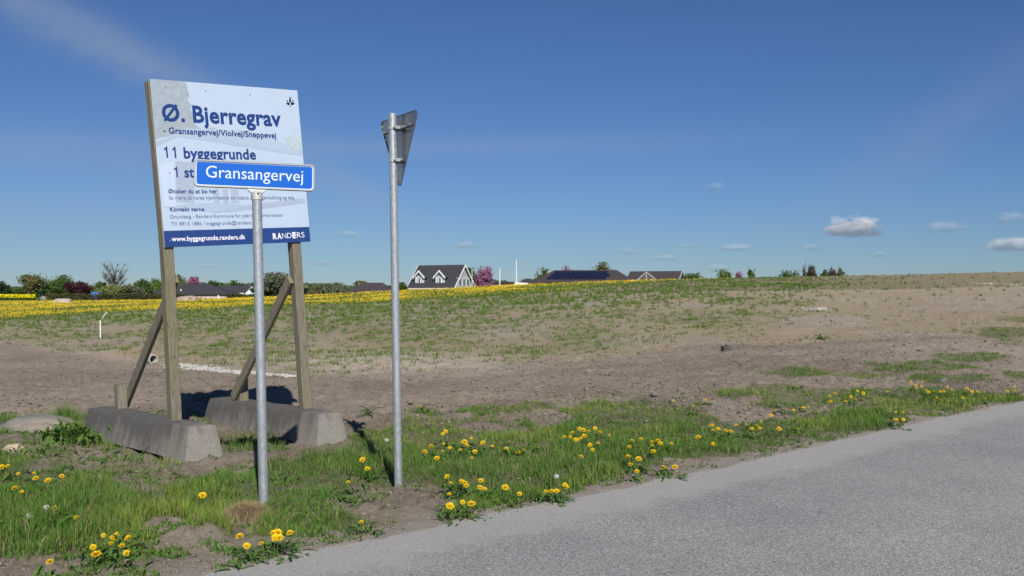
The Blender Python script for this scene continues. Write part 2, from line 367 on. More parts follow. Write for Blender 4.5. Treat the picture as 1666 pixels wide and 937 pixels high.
# ------------------------------------------------------------------ road
def make_road():
    xs = np.concatenate([np.arange(-58, -8, 4.), np.arange(-8, 12, .15), np.arange(12, 118, 3.)])
    ys = np.interp(xs, _ex, _ey); tx = np.gradient(xs); ty = np.gradient(ys); ln = np.hypot(tx, ty); nx, ny = ty / ln, -tx / ln
    ds = np.concatenate([[-.25, -.1, 0], np.arange(.1, 1.2, .1), np.arange(1.4, 6.4, .5)])
    X = xs[:, None] + nx[:, None] * ds; Y = ys[:, None] + ny[:, None] * ds
    Z = .02 * np.sin(np.clip((ds + .1) / 6.4, 0, 1) * np.pi)[None, :] + 0 * X
    V = np.stack([X, Y, Z], -1).reshape(-1, 3); n, k = X.shape; i = np.arange(n - 1)[:, None]; j = np.arange(k - 1)[None]
    Fc = np.stack([i * k + j, i * k + j + 1, (i + 1) * k + j + 1, (i + 1) * k + j], -1).reshape(-1, 4)[:, ::-1]
    col = np.repeat((ds[None, :] + 0 * X).reshape(-1, 1), 3, 1)
    m, N, L, P = nmat('asphalt')
    a = N.new('ShaderNodeAttribute'); a.attribute_name = 'tint'; sp = N.new('ShaderNodeSeparateColor'); L.new(a.outputs['Color'], sp.inputs[0])
    w = texn(N, L, 2.2, 5, .65); ad = N.new('ShaderNodeMath'); ad.operation = 'MULTIPLY_ADD'; L.new(w, ad.inputs[0]); ad.inputs[1].default_value = -.9; L.new(sp.outputs[0], ad.inputs[2])
    dust = ramp(N, L, ad.outputs[0], [(0.0, (1, 1, 1)), (.12, (.55, .55, .55)), (.30, (0, 0, 0))])
    t = N.new('ShaderNodeTexCoord')
    def vor(s):
        q = N.new('ShaderNodeTexVoronoi'); q.inputs['Scale'].default_value = s; L.new(t.outputs['Object'], q.inputs['Vector'])
        se = N.new('ShaderNodeSeparateColor'); L.new(q.outputs['Color'], se.inputs[0]); return q.outputs['Distance'], se.outputs[0]
    d1, c1 = vor(140); d2, c2 = vor(75)
    base = ramp(N, L, c1, [(0, (.10, .10, .096)), (.35, (.195, .194, .184)), (.7, (.31, .307, .29)), (1, (.58, .57, .53))])
    base = mix(N, L, .35, base, ramp(N, L, c2, [(0, (.16, .159, .152)), (.6, (.275, .273, .26)), (1, (.40, .395, .375))]))
    big = texn(N, L, .8, 4, .6)
    base = mix(N, L, .7, base, ramp(N, L, big, [(.35, (.88, .88, .89)), (.65, (1.12, 1.11, 1.10))]), 'MULTIPLY')
    trk = N.new('ShaderNodeMath'); trk.operation = 'PINGPONG'; L.new(sp.outputs[0], trk.inputs[0]); trk.inputs[1].default_value = 1.3
    base = mix(N, L, .5, base, ramp(N, L, trk.outputs[0], [(.0, (1.08, 1.07, 1.05)), (1.3 / 2, (.95, .95, .96)), (1, (.9, .9, .92))]), 'MULTIPLY')
    f = texn(N, L, 60, 4, .7)
    dc = ramp(N, L, f, [(.3, (.30, .288, .265)), (.7, (.43, .41, .38))])
    dm = N.new('ShaderNodeMath'); dm.operation = 'MULTIPLY'; dm.inputs[1].default_value = .62; L.new(dust, dm.inputs[0])
    L.new(mix(N, L, dm.outputs[0], base, dc), P.inputs['Base Color']); P.inputs['Roughness'].default_value = .85; P.inputs['Specular IOR Level'].default_value = .3
    bump(N, L, P, d1, .5, .006)
    tag(link('road', mesh_np('road', V, Fc, m, True, col)), kind='structure')
make_road()

# ------------------------------------------------------------------ blades (grass, sprouts, straw)
M_GRASS = leafmat('grass_blades', .35); M_LEAF = leafmat('leaf', .3); M_DRY = leafmat('dry_grass', .2, .8)
def blades(name, x, y, z, h, w, colA, colB, mat, lean=.45, tip=(1.25, 1.2, .9), kind='stuff', origin=None, parent=None, label=None, cat=None):
    n = len(x); a = rng.uniform(0, 2 * np.pi, n); la = rng.uniform(0, 2 * np.pi, n); ln = rng.uniform(.05, 1, n) * lean * h
    wx, wy = np.cos(a) * w / 2, np.sin(a) * w / 2; lx, ly = np.cos(la) * ln, np.sin(la) * ln
    P0 = np.stack([x - wx, y - wy, z], -1); P1 = np.stack([x + wx, y + wy, z], -1)
    P2 = np.stack([x - wx * .75 + lx * .35, y - wy * .75 + ly * .35, z + h * .55], -1); P3 = np.stack([x + wx * .75 + lx * .35, y + wy * .75 + ly * .35, z + h * .55], -1)
    P4 = np.stack([x + lx, y + ly, z + h * np.sqrt(np.clip(1 - (ln / h) ** 2 * .6, .2, 1))], -1)
    V = np.stack([P0, P1, P2, P3, P4], 1).reshape(-1, 3); b = np.arange(n)[:, None] * 5
    Fc = np.concatenate([b + [0, 1, 3], b + [0, 3, 2], b + [2, 3, 4]], 0)
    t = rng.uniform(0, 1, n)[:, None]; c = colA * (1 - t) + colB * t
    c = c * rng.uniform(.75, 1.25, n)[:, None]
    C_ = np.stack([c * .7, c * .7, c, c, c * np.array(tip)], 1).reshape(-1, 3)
    if origin is not None: V = V - np.array(origin)
    o = link(name, mesh_np(name, V, Fc, mat, False, C_), parent)
    if origin is not None and parent is None: o.location = origin
    return tag(o, label, cat, kind=kind)
def scatter_px(n, u0, u1, v0, v1, ymax=80):
    """points spread evenly over ground seen in a window of the view, then kept by real density"""
    yl, yh = np.log(5.5), np.log(ymax); y = np.exp(rng.uniform(yl, yh, n)); u = rng.uniform(u0, u1, n); x = (u - CX) * y / F
    return x, y
# low broad leaved weeds spread thinly over the soil and along the asphalt
def low_weeds():
    x, y = scatter_px(260000, -60, 1740, 0, 0, 22); z = zbase(x, y); u, v = uv_of(x, y, z); d = edge_d(x, y); g = grass_density(x, y)
    cl = fbm(x * 2.6, y * 2.6, 230, 4); band = sst(-14, 12, v - tab(u, *TOPV) + 22) * sst(.03, .12, d)
    left = sst(420, 300, u) * sst(668, 690, v) * sst(.03, .12, d)
    p = (np.maximum(band * .5, left * .6) * sst(.50, .66, cl) + .22 * g * sst(.45, .6, cl)); k = rng.uniform(0, 1, len(x)) < p * (.35 + .35 * (u < 420)); x, y = x[k], y[k]; print('low weeds', len(x))
    m = 3; x = (x[:, None] + rng.normal(0, .012, (len(x), m))).ravel(); y = (y[:, None] + rng.normal(0, .012, (len(y), m))).ravel()
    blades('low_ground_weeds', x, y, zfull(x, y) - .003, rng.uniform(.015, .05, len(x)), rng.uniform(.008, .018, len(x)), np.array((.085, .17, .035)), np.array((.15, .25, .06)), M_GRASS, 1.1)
# verge grass
def verge():
    X = []; Y = []
    for (u0, u1, ymax, n) in ((-60, 1740, 30, 1500000),):
        x, y = scatter_px(n, u0, u1, 0, 0, ymax)
        g = grass_density(x, y); clump = fbm(x * 6, y * 6, 130, 3)
        p = g * (.35 + 1.2 * sst(.36, .58, clump)) * .25 * np.clip(y / 9.5, 1, 2.6)
        p = p * sst(.06, .20, np.hypot(x + 1.975, (y - 7.80) * .6))
        k = rng.uniform(0, 1, n) < p; X.append(x[k]); Y.append(y[k])
    x = np.concatenate(X); y = np.concatenate(Y)
    # keep the concrete blocks, pole feet and asphalt free
    for (cx, cy) in ((-4.03, 10.85), (-2.95, 11.85)):
        s = (x - cx) * .709 - (y - cy) * .705; t = (x - cx) * .705 + (y - cy) * .709
        k = ~((np.abs(s) < 1.3) & (np.abs(t) < .22)); x, y = x[k], y[k]
    print('grass blades', len(x))
    g = grass_density(x, y)
    tall = fbm(x * 1.6, y * 1.6, 140, 3)
    h = (.035 + .085 * sst(.35, .75, tall)) * rng.uniform(.6, 1.35, len(x)) * (.6 + .5 * g) * (1 - .35 * sst(12, 16, y))
    u, v = uv_of(x, y, 0 * x); h = h * (1 + .9 * np.exp(-(((u - 110) / 60) ** 2 + ((v - 703) / 22) ** 2)))
    h = h * (1 - .45 * ((y < 6.6) & (u > 250)))
    yel = sst(.45, .7, fbm(x * .8, y * .8, 150, 3))
    cA = lerp(np.array((.085, .185, .028)), np.array((.16, .25, .036)), yel); cB = lerp(np.array((.13, .26, .04)), np.array((.24, .34, .06)), yel)
    dry = (rng.uniform(0, 1, len(x)) < .13)[:, None]; cA = np.where(dry, (.30, .25, .13), cA); cB = np.where(dry, (.36, .30, .17), cB)
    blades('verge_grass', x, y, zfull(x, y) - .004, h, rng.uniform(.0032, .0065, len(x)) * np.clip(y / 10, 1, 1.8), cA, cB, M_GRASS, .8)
    low_weeds()
verge()
# sparse sprouts and straw on the bank
def bank():
    n = 420000; x, y = scatter_px(n, -120, 1800, 0, 0, 150); k = y > 15; x, y = x[k], y[k]
    g, t, u, v = bank_green(x, y); cl = fbm(x * 2.2, y * 1.4, 160, 3)
    p = (g * (.35 + .8 * sst(.42, .58, cl)) * .105 + .004 * (t < 1.05)) * np.clip(y / 30, .6, 1)
    k = rng.uniform(0, 1, len(x)) < p; x, y = x[k], y[k]; print('sprouts', len(x))
    m = 9; x = (x[:, None] + rng.normal(0, .06, (len(x), m))).ravel(); y = (y[:, None] + rng.normal(0, .06, (len(y), m))).ravel()
    h = rng.uniform(.06, .15, len(x)) * np.clip(y / 40, .8, 1.5)
    cA = np.array((.09, .16, .026)); cB = np.array((.16, .25, .045))
    blades('bank_seedlings', x, y, zfull(x, y) - .01, h, rng.uniform(.012, .024, len(x)) * np.clip(y / 30, .8, 3), cA, cB, M_GRASS, .9)
    n = 150000; x, y = scatter_px(n, -120, 1800, 0, 0, 140); k = y > 16; x, y = x[k], y[k]
    g, t, u, v = bank_green(x, y); k = (t < 1.0) & (rng.uniform(0, 1, len(x)) < .42 * sst(.35, .6, fbm(x * .7, y * .7, 170, 3))); x, y = x[k], y[k]; print('straw', len(x))
    blades('bank_straw', x, y, zfull(x, y) - .01, rng.uniform(.03, .09, len(x)), rng.uniform(.010, .02, len(x)) * np.clip(y / 30, .8, 3), np.array((.30, .245, .15)), np.array((.40, .34, .22)), M_DRY, 1.0)
bank()
# dandelion meadow beyond the bank
M_YEL = leafmat('dandelion_yellow', .15, .6)
def meadow():
    n = 700000; x, y = scatter_px(n, -120, 1500, 0, 0, 178); k = y > 50; x, y = x[k], y[k]
    z = zbase(x, y); u, v = uv_of(x, y, z)
    jig = (fbm(x * .3, y * .15, 180, 4) - .5) * 10
    inside = sst(1, -3, v - flower_low(u) + jig)
    dens = inside * (tab(u, (0, 1), (640, .85), (860, .8), (900, .28), (1000, .22), (1110, .14), (1250, .05), (1400, 0)))
    dens = dens * (.18 + 1.1 * sst(.36, .62, fbm(x * .30, y * .09, 190, 5)))
    crest = (y > 110) & (u > 850) & (u < 1120); dens = np.where(crest, dens + .35 * sst(.4, .6, fbm(x * .5, y * .1, 200, 3)), dens)
    dens = dens + .012 * (inside > .5) * sst(1400, 1250, u)
    far = sst(158, 172, y) * (u < 640); dens = dens * (1 - far)
    k = rng.uniform(0, 1, len(x)) < dens * .23; xf, yf = x[k], y[k]; print('meadow flowers', len(xf))
    h = rng.uniform(.08, .24, len(xf)); s = rng.uniform(.026, .046, len(xf)) * np.clip(yf / 80, .8, 1.5)
    zz = zbase(xf, yf) + h; a = rng.uniform(0, 2 * np.pi, len(xf)); tl = rng.uniform(.2, .9, len(xf))
    ex = np.stack([np.ones_like(a), 0 * a, 0 * a], -1) * s[:, None]; ey = np.stack([0 * a, np.cos(tl), np.sin(tl)], -1) * s[:, None]
    c0 = np.stack([xf, yf, zz], -1); cs, sn = np.cos(a)[:, None], np.sin(a)[:, None]; e1 = ex * cs + ey * sn; e2 = -ex * sn + ey * cs
    V = np.stack([c0 + e1, c0 + e2, c0 - e1, c0 - e2], 1).reshape(-1, 3); Fc = np.arange(len(xf))[:, None] * 4 + np.arange(4)[None]
    c = np.repeat(lerp(np.array((.60, .39, .012)), np.array((.70, .51, .018)), rng.uniform(0, 1, len(xf))), 4, 0)
    tag(link('meadow_dandelions', mesh_np('meadow_dandelions', V, Fc, M_YEL, False, c)), kind='stuff')
    k = rng.uniform(0, 1, len(x)) < (inside * .17 + .03 * (u > 850) * (y > 60)); xg, yg = x[k], y[k]; print('meadow grass', len(xg))
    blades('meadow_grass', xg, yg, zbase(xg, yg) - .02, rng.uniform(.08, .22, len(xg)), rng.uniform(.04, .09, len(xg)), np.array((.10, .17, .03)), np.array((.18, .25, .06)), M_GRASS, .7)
meadow()
# clods and gravel
def lumps(name, x, y, s, cols, mat, flat=.7, sink=.2, z=None, label=None, cat=None):
    ico = np.array([(0, 0, 1), (.9, 0, .3), (.28, .86, .35), (-.73, .53, .3), (-.7, -.5, .35), (.3, -.85, .3), (.1, .1, -.6)])
    fc = np.array([(0, 1, 2), (0, 2, 3), (0, 3, 4), (0, 4, 5), (0, 5, 1), (6, 2, 1), (6, 3, 2), (6, 4, 3), (6, 5, 4), (6, 1, 5)])
    n = len(x); a = rng.uniform(0, 2 * np.pi, n); V = ico[None] * rng.uniform(.65, 1.3, (n, 7, 1)) * np.stack([s * rng.uniform(.8, 1.3, n), s, s * flat], -1)[:, None, :]
    ca, sa = np.cos(a)[:, None], np.sin(a)[:, None]; vx = V[..., 0] * ca - V[..., 1] * sa; vy = V[..., 0] * sa + V[..., 1] * ca
    zz = zfull(x, y) if z is None else z
    V = np.stack([vx + x[:, None], vy + y[:, None], V[..., 2] + (zz + s * (flat * .5 - sink))[:, None]], -1).reshape(-1, 3)
    Fc = (np.arange(n)[:, None, None] * 7 + fc[None]).reshape(-1, 3)
    c = np.repeat(cols * rng.uniform(.8, 1.2, (n, 1)), 7, 0)
    return tag(link(name, mesh_np(name, V, Fc, mat, False, c)), label, cat, kind='stuff')
M_CLOD = leafmat('clod', 0, .95); M_STONE = leafmat('gravel_stone', 0, .8)
def soil_bits():
    n = 520000; x, y = scatter_px(n, -100, 1760, 0, 0, 34); g = grass_density(x, y); z = zbase(x, y); u, v = uv_of(x, y, z)
    d = edge_d(x, y); on = (v > soil_line(u) - 8) & (d > .12)
    cl = fbm(x * 1.5, y * 1.5, 210, 3); k = on & (rng.uniform(0, 1, n) < .11 * (1 - .7 * np.clip(g, 0, 1)) * (.35 + 1.5 * sst(.4, .7, cl)) * (.5 + .8 * sst(700, 1000, u))); x, y = x[k], y[k]; print('clods', len(x))
    s = (rng.gamma(2.0, .0042, len(x)) + .005) * np.where(y > 11.5, 1.25, .75)
    big = rng.uniform(0, 1, len(x)) < .003; s = np.where(big, s * 2.2, s)
    c = lerp(SOIL * .66, SOILD * .62, rng.uniform(0, 1, len(x)))
    lumps('soil_clods', x, y, s, c, M_CLOD)
    # pebbles along the asphalt edge and in the soil
    n = 5200; x, y = scatter_px(n, -60, 1700, 0, 0, 17); d = edge_d(x, y); k = (d > .0) & (rng.uniform(0, 1, n) < .5 * sst(.7, .0, d) + .05); x, y = x[k], y[k]
    lumps('verge_pebbles', x, y, rng.uniform(.003, .010, len(x)), np.tile((.42, .39, .35), (len(x), 1)), M_STONE)
    n = 9000; x, y = scatter_px(n, 200, 1720, 0, 0, 17); d = edge_d(x, y); k = (d < .02) & (d > -.8) & (rng.uniform(0, 1, n) < np.exp(d / .22)); x, y, d = x[k], y[k], d[k]
    lumps('road_edge_grit', x, y, rng.uniform(.002, .0065, len(x)), lerp(np.array((.40, .37, .32)), np.array((.16, .14, .12)), rng.uniform(0, 1, len(x))), M_STONE, z=.004 + .02 * np.sin(np.clip((.1 - d) / 6.4, 0, 1) * np.pi))
    # crushed white stone channel from the pipe
    line = [hit(282, 594), hit(310, 600), hit(365, 605), hit(430, 612), hit(478, 618), hit(492, 620)]
    wd = [.16, .40, .30, .15, .12, .05]; px = []; py = []
    for i in range(len(line) - 1):
        m = int((line[i + 1] - line[i]).length * 900); t = rng.uniform(0, 1, m); w = wd[i] + (wd[i + 1] - wd[i]) * t
        dx, dy = line[i + 1].x - line[i].x, line[i + 1].y - line[i].y; l = math.hypot(dx, dy); off = rng.normal(0, .5, m) * w
        px.append(line[i].x + dx * t - dy / l * off); py.append(line[i].y + dy * t + dx / l * off)
    x = np.concatenate(px); y = np.concatenate(py)
    lumps('white_gravel', x, y, rng.uniform(.012, .032, len(x)), np.tile((.46, .44, .405), (len(x), 1)), M_STONE, flat=.8)
    xs = []; ys = []
    for (u, v, ru, rv, m) in ((1327, 504, 22, 2, 60), (1600, 461, 22, 2, 60), (1648, 463, 14, 2, 34), (1580, 460, 10, 1, 18)):
        for _ in range(m):
            p = hit(u + random.gauss(0, .5) * ru, v + random.gauss(0, .5) * rv, 14); xs.append(p.x); ys.append(p.y)
    x, y = np.array(xs), np.array(ys)
    lumps('chalk_crumbs', x, y, rng.uniform(.03, .08, len(x)), np.tile((.44, .42, .38), (len(x), 1)), M_STONE)
soil_bits()

# ------------------------------------------------------------------ materials for the signs
def wood():
    m, N, L, P = nmat('weathered_wood')
    f = texn(N, L, 9, 7, .7, stretch=(6, 6, .35)); g = texn(N, L, 3, 4, .6, stretch=(1, 1, .6)); cr = texn(N, L, 16, 3, .5, stretch=(5, 5, .12))
    c = ramp(N, L, f, [(.25, (.115, .098, .07)), (.5, (.20, .178, .135)), (.75, (.29, .265, .21))])
    c = mix(N, L, ramp(N, L, g, [(.45, (0, 0, 0)), (.75, (.55, .55, .55))]), c, (.20, .19, .075))
    c = mix(N, L, ramp(N, L, cr, [(.30, (1, 1, 1)), (.36, (0, 0, 0))]), c, (.045, .038, .028))
    t = N.new('ShaderNodeTexCoord'); v = N.new('ShaderNodeTexVoronoi'); v.inputs['Scale'].default_value = 2.6; mp = N.new('ShaderNodeMapping'); mp.inputs['Scale'].default_value = (1.6, 1.6, 1)
    L.new(t.outputs['Object'], mp.inputs[0]); L.new(mp.outputs[0], v.inputs['Vector'])
    c = mix(N, L, ramp(N, L, v.outputs['Distance'], [(.05, (.8, .8, .8)), (.09, (0, 0, 0))]), c, (.05, .04, .03))
    L.new(c, P.inputs['Base Color']); P.inputs['Roughness'].default_value = .85; P.inputs['Specular IOR Level'].default_value = .2
    bump(N, L, P, f, .7, .006); return m
M_WOOD = wood()
def concrete():
    m, N, L, P = nmat('old_concrete')
    f = texn(N, L, 26, 6, .75); st = texn(N, L, 3.2, 6, .7, stretch=(2.6, 2.6, .45)); sp = texn(N, L, 130, 2, .5); bg_ = texn(N, L, 1.6, 4, .6)
    c = ramp(N, L, f, [(.3, (.185, .175, .152)), (.7, (.285, .268, .235))])
    g = N.new('ShaderNodeNewGeometry'); sx_ = N.new('ShaderNodeSeparateXYZ'); L.new(g.outputs['Normal'], sx_.inputs[0])
    tt = N.new('ShaderNodeTexCoord'); so = N.new('ShaderNodeSeparateXYZ'); L.new(tt.outputs['Object'], so.inputs[0])
    md = N.new('ShaderNodeMath'); md.operation = 'MULTIPLY_ADD'; md.inputs[1].default_value = .9; L.new(so.outputs[2], md.inputs[0]); L.new(st, md.inputs[2])
    ex_ = N.new('ShaderNodeMapRange'); ex_.inputs[1].default_value = .7; ex_.inputs[2].default_value = 1.15; ex_.inputs[3].default_value = 0; ex_.inputs[4].default_value = -.28; L.new(so.outputs[0], ex_.inputs[0])
    m2 = N.new('ShaderNodeMath'); L.new(md.outputs[0], m2.inputs[0]); L.new(ex_.outputs[0], m2.inputs[1]); md = m2
    c = mix(N, L, ramp(N, L, md.outputs[0], [(.40, (0, 0, 0)), (.74, (.85, .85, .85))]), c, (.085, .082, .076))
    c = mix(N, L, ramp(N, L, sp, [(.68, (0, 0, 0)), (.74, (.7, .7, .7))]), c, (.52, .50, .46))
    c = mix(N, L, ramp(N, L, bg_, [(.55, (0, 0, 0)), (.75, (.35, .35, .35))]), c, (.30, .24, .20))
    L.new(c, P.inputs['Base Color']); P.inputs['Roughness'].default_value = .92; P.inputs['Specular IOR Level'].default_value = .2
    ad = N.new('ShaderNodeMath'); ad.operation = 'ADD'; L.new(f, ad.inputs[0]); L.new(sp, ad.inputs[1]); bump(N, L, P, ad.outputs[0], .6, .008); return m
M_CONC = concrete()
def galv(name, dark=1.0, rough=.42):
    m, N, L, P = nmat(name)
    t = N.new('ShaderNodeTexCoord'); v = N.new('ShaderNodeTexVoronoi'); v.inputs['Scale'].default_value = 60; mp = N.new('ShaderNodeMapping'); mp.inputs['Scale'].default_value = (1, 1, .6)
    L.new(t.outputs['Object'], mp.inputs[0]); L.new(mp.outputs[0], v.inputs['Vector']); s = N.new('ShaderNodeSeparateColor'); L.new(v.outputs['Color'], s.inputs[0])
    f = texn(N, L, 5, 5, .7, stretch=(2, 2, .5))
    c = ramp(N, L, s.outputs[0], [(0, (.39 * dark, .42 * dark, .44 * dark)), (1, (.48 * dark, .51 * dark, .53 * dark))])
    c = mix(N, L, .6, c, ramp(N, L, f, [(.3, (.90, .90, .90)), (.7, (1.06, 1.06, 1.06))]), 'MULTIPLY')
    L.new(c, P.inputs['Base Color']); P.inputs['Metallic'].default_value = .55
    L.new(ramp(N, L, s.outputs[0], [(0, (rough - .02,) * 3), (1, (rough + .05,) * 3)]), P.inputs['Roughness'])
    bump(N, L, P, f, .15, .003); return m
M_GALV = galv('galvanised_steel'); M_ALU = galv('sign_aluminium', .62, .27); M_ALU.node_tree.nodes['Principled BSDF'].inputs['Metallic'].default_value = .85
M_CAST = simple('cast_bracket', (.55, .56, .55), .55, .15, 20, .35)
M_FRAME = simple('frame_aluminium', (.56, .57, .57), .38, .10, 14, .6)
def printed(name, c, var=.03, rough=.35, scale=7):
    return simple(name, c, rough, var, scale, 0, spec=.45)
M_PAPER = printed('board_print', (.45, .545, .67)); M_NAVY = printed('navy_print', (.022, .055, .20), .1)
M_NAVYT = printed('navy_lettering', (.018, .050, .20), .05); M_GREYT = printed('grey_lettering', (.13, .17, .30), .05)
M_WHITE = printed('white_print', (.78, .80, .84)); M_BLACK = printed('black_print', (.015, .018, .03))
M_SBLUE = printed('sign_blue', (.004, .108, .50), .05, .3); M_SWHITE = printed('sign_white', (.62, .70, .80), .02)
M_T1 = printed('picture_tree', (.33, .39, .43), .14, scale=16); M_T2 = printed('picture_roof', (.385, .465, .575), .04); M_T3 = printed('picture_roof_rib', (.43, .52, .635), .04)
M_T4 = printed('picture_wall', (.365, .435, .54), .04); M_T5 = printed('picture_pale_wall', (.50, .59, .71), .03); M_T6 = printed('picture_shrub', (.44, .52, .56), .12, scale=22)
M_PLY = simple('board_edge', (.24, .21, .16), .8, .2, 12)
M_SCREW = simple('screw_head', (.45, .46, .47), .4, .1, 20, .6)

# ------------------------------------------------------------------ billboard
TL, BL = ray(245, 128, 10.1), ray(266.3, 402.6, 10.1); k_ = 275.4 / 246.8
TR, BR = ray(484.6, 147, 10.1 * k_), ray(504, 393, 10.1 * k_)
BX = ((TR - TL) + (BR - BL)).normalized(); BZ = ((TL - BL) + (TR - BR)).normalized(); BZ = (BZ - BX * BZ.dot(BX)).normalized()
BN = BX.cross(BZ).normalized()                                     # towards the road, out of the printed face
BW = ((TR - TL).length + (BR - BL).length) / 2; BH = ((TL - BL).length + (TR - BR).length) / 2
B0 = BL + (TL + TR + BR + BL) / 4 - (BL + BX * BW / 2 + BZ * BH / 2)
BM = Matrix(((BX.x, -BN.x, BZ.x, B0.x), (BX.y, -BN.y, BZ.y, B0.y), (BX.z, -BN.z, BZ.z, B0.z), (0, 0, 0, 1)))   # local x along, -y out, z up
def plane_st(u, v, M, cam_=Vector((0, 0, EYE))):
    d = ray(u, v, 1.0) - cam_; Mi = M.inverted(); o = Mi @ cam_; q = Mi.to_3x3() @ d; t = -o.y / q.y; return o.x + q.x * t, o.z + q.z * t
print('board', BW, BH)
def text_mesh(name, s, bold, mat, w, h, slantfit=True, chars=None):
    c = bpy.data.curves.new(name, 'FONT'); c.body = s; c.size = 1; c.offset = bold; c.resolution_u = 3; c.space_character = 1.0 + bold * 1.2
    o = bpy.data.objects.new('text', c); COL.objects.link(o)
    dg = bpy.context.evaluated_depsgraph_get(); dg.update(); me = bpy.data.meshes.new_from_object(o.evaluated_get(dg))
    bpy.data.objects.remove(o); bpy.data.curves.remove(c)
    n = len(me.vertices); co = np.zeros(n * 3, np.float32); me.vertices.foreach_get('co', co); co = co.reshape(-1, 3)
    x0, x1 = co[:, 0].min(), co[:, 0].max(); cap = .73
    V = np.zeros_like(co); V[:, 0] = (co[:, 0] - x0) / (x1 - x0) * w; V[:, 2] = co[:, 1] / cap * h; V[:, 1] = 0
    me.vertices.foreach_set('co', V.ravel()); me.name = name; me.materials.clear(); me.materials.append(mat); me.update(); return me
def lettering(s, pl, pr, ptop, M, parent, parent_M, mat, bold=.02, off=.0035, name='lettering', chars=None):
    """pl, pr: baseline ends; ptop: a point at capital height over the left end; one object per word"""
    s0, t0 = plane_st(*pl, M); s1, t1 = plane_st(*pr, M); _, t2 = plane_st(*ptop, M)
    w, h = math.hypot(s1 - s0, t1 - t0), t2 - t0
    me = text_mesh(name, s, bold, mat, w, h)
    n = len(me.vertices); co = np.zeros(n * 3, np.float32); me.vertices.foreach_get('co', co); co = co.reshape(-1, 3)
    words = s.split(' ')
    fx = np.array([[co[v, 0] for v in (p.vertices[0], p.vertices[1], p.vertices[2])] for p in me.polygons]); lo, hi = fx.min(1), fx.max(1)
    ev = sorted(zip(lo, hi)); gaps = []; end = ev[0][1]
    for a, b in ev:
        if a > end: gaps.append((a - end, (a + end) / 2))
        end = max(end, b)
    cuts = sorted(g[1] for g in sorted(gaps, reverse=True)[:len(words) - 1]); mid = (lo + hi) / 2; grp = np.searchsorted(cuts, mid)
    L_ = Matrix.Translation((s0, -off, t0)) @ Matrix.Rotation(-math.atan2(t1 - t0, s1 - s0), 4, 'Y')
    for k, wd in enumerate(words):
        idx = np.nonzero(grp == k)[0]
        if not len(idx): continue
        vs = {}; V = []; Fc = []
        for i in idx:
            f = []
            for v in me.polygons[i].vertices:
                if v not in vs: vs[v] = len(V); V.append(tuple(co[v]))
                f.append(vs[v])
            Fc.append(f)
        if set(wd) == {'1'}:       # upright figures with a flag, as on the board
            xs = [v[0] for v in V]; x0, x1 = min(xs), max(xs); st = (x1 - x0) / (1 if len(wd) == 1 else 3.2) if len(wd) > 1 else (x1 - x0); V = []; Fc = []; sw = min(st, h * .15)
            for q in range(len(wd)):
                xr = x1 if q == len(wd) - 1 else x0 + sw; b = len(V)
                V += [(xr - sw, 0, 0), (xr, 0, 0), (xr, 0, h), (xr - sw * .6, 0, h), (xr - sw, 0, h * .9), (xr - sw * 2.1, 0, h * .80), (xr - sw * 2.1, 0, h * .66), (xr - sw, 0, h * .74)]
                Fc += [(b, b + 1, b + 2, b + 3, b + 4, b + 7), (b + 7, b + 4, b + 5, b + 6)]
        m2 = mesh_pd(name, V, Fc, mat); o = link(name, m2, parent); o.matrix_local = L_
    return None
bb = bpy.data.objects.new('billboard', None); COL.objects.link(bb); bb.matrix_world = BM
tag(bb, 'large white information board with dark blue headings on two leaning timber posts', 'billboard')
pn = MB().box(0, BW, 0, .016, 0, BH).build('panel', M_PAPER, bb, world=False)
pn.data.materials.append(M_PLY)
for p in pn.data.polygons:
    if p.normal.y > -.5: p.material_index = 1
def flat(name, pts, mat, parent, off, M=BM, px=True):
    q = [plane_st(u, v, M) for (u, v) in pts] if px else pts
    me = mesh_pd(name, [(a, -off, b) for a, b in q], [tuple(range(len(q)))], mat); 
    bm = bmesh.new(); bm.from_mesh(me); bmesh.ops.triangulate(bm, faces=bm.faces)
    for f in bm.faces:
        if f.normal.y > 0: f.normal_flip()
    bm.to_mesh(me); bm.free(); return link(name, me, parent)
def edge_clip(q): return [(min(max(a, .002), BW - .002), min(max(b, .002), BH - .002)) for a, b in q]
def bpoly(name, pts, mat, off): return flat(name, edge_clip([plane_st(u, v, BM) for u, v in pts]), mat, pn, off, px=False)
# pale printed picture behind the text: tree, ribbed roof, walls, shrub
random.seed(3)
tr = [(240, 120), (300, 130)] + [(302 + random.uniform(-3, 4) + i * 1.1, 134 + i * 5.2) for i in range(14)] + [(330, 212), (345, 207), (352, 209), (262, 223), (250, 226)]
bpoly('printed_tree', tr, M_T1, .0010)
bpoly('printed_roof', [(252, 231), (300, 209), (405, 212), (492, 246), (492, 254), (290, 222), (252, 238)], M_T2, .0012)
for i in range(13):
    a = 352 + i * 7.5; b = 385 + i * 9
    bpoly('printed_roof_rib', [(a, 212 + i * 1.2), (a + 2.2, 212.3 + i * 1.2), (b + 3, 231 + i * 1.6), (b, 231 + i * 1.6)], M_T3, .0014)
bpoly('printed_wall', [(285, 262), (316, 264), (316, 330), (287, 328)], M_T4, .0012)
bpoly('printed_wall', [(346, 308), (356, 308), (358, 334), (348, 334)], M_T4, .0012)
bpoly('printed_wall', [(362, 308), (371, 308), (372, 332), (363, 332)], M_T4, .0012)
bpoly('printed_wall', [(375, 308), (388, 308), (389, 330), (376, 330)], M_T4, .0012)
bpoly('printed_pale_wall', [(259, 268), (282, 262), (286, 336), (268, 336)], M_T5, .0012)
bpoly('printed_path', [(268, 338), (310, 331), (346, 330), (412, 334), (345, 345), (300, 340)], M_T2, .0013)
bpoly('printed_path', [(415, 332), (495, 322), (497, 330), (440, 338), (345, 347), (350, 342)], M_T4, .0011)
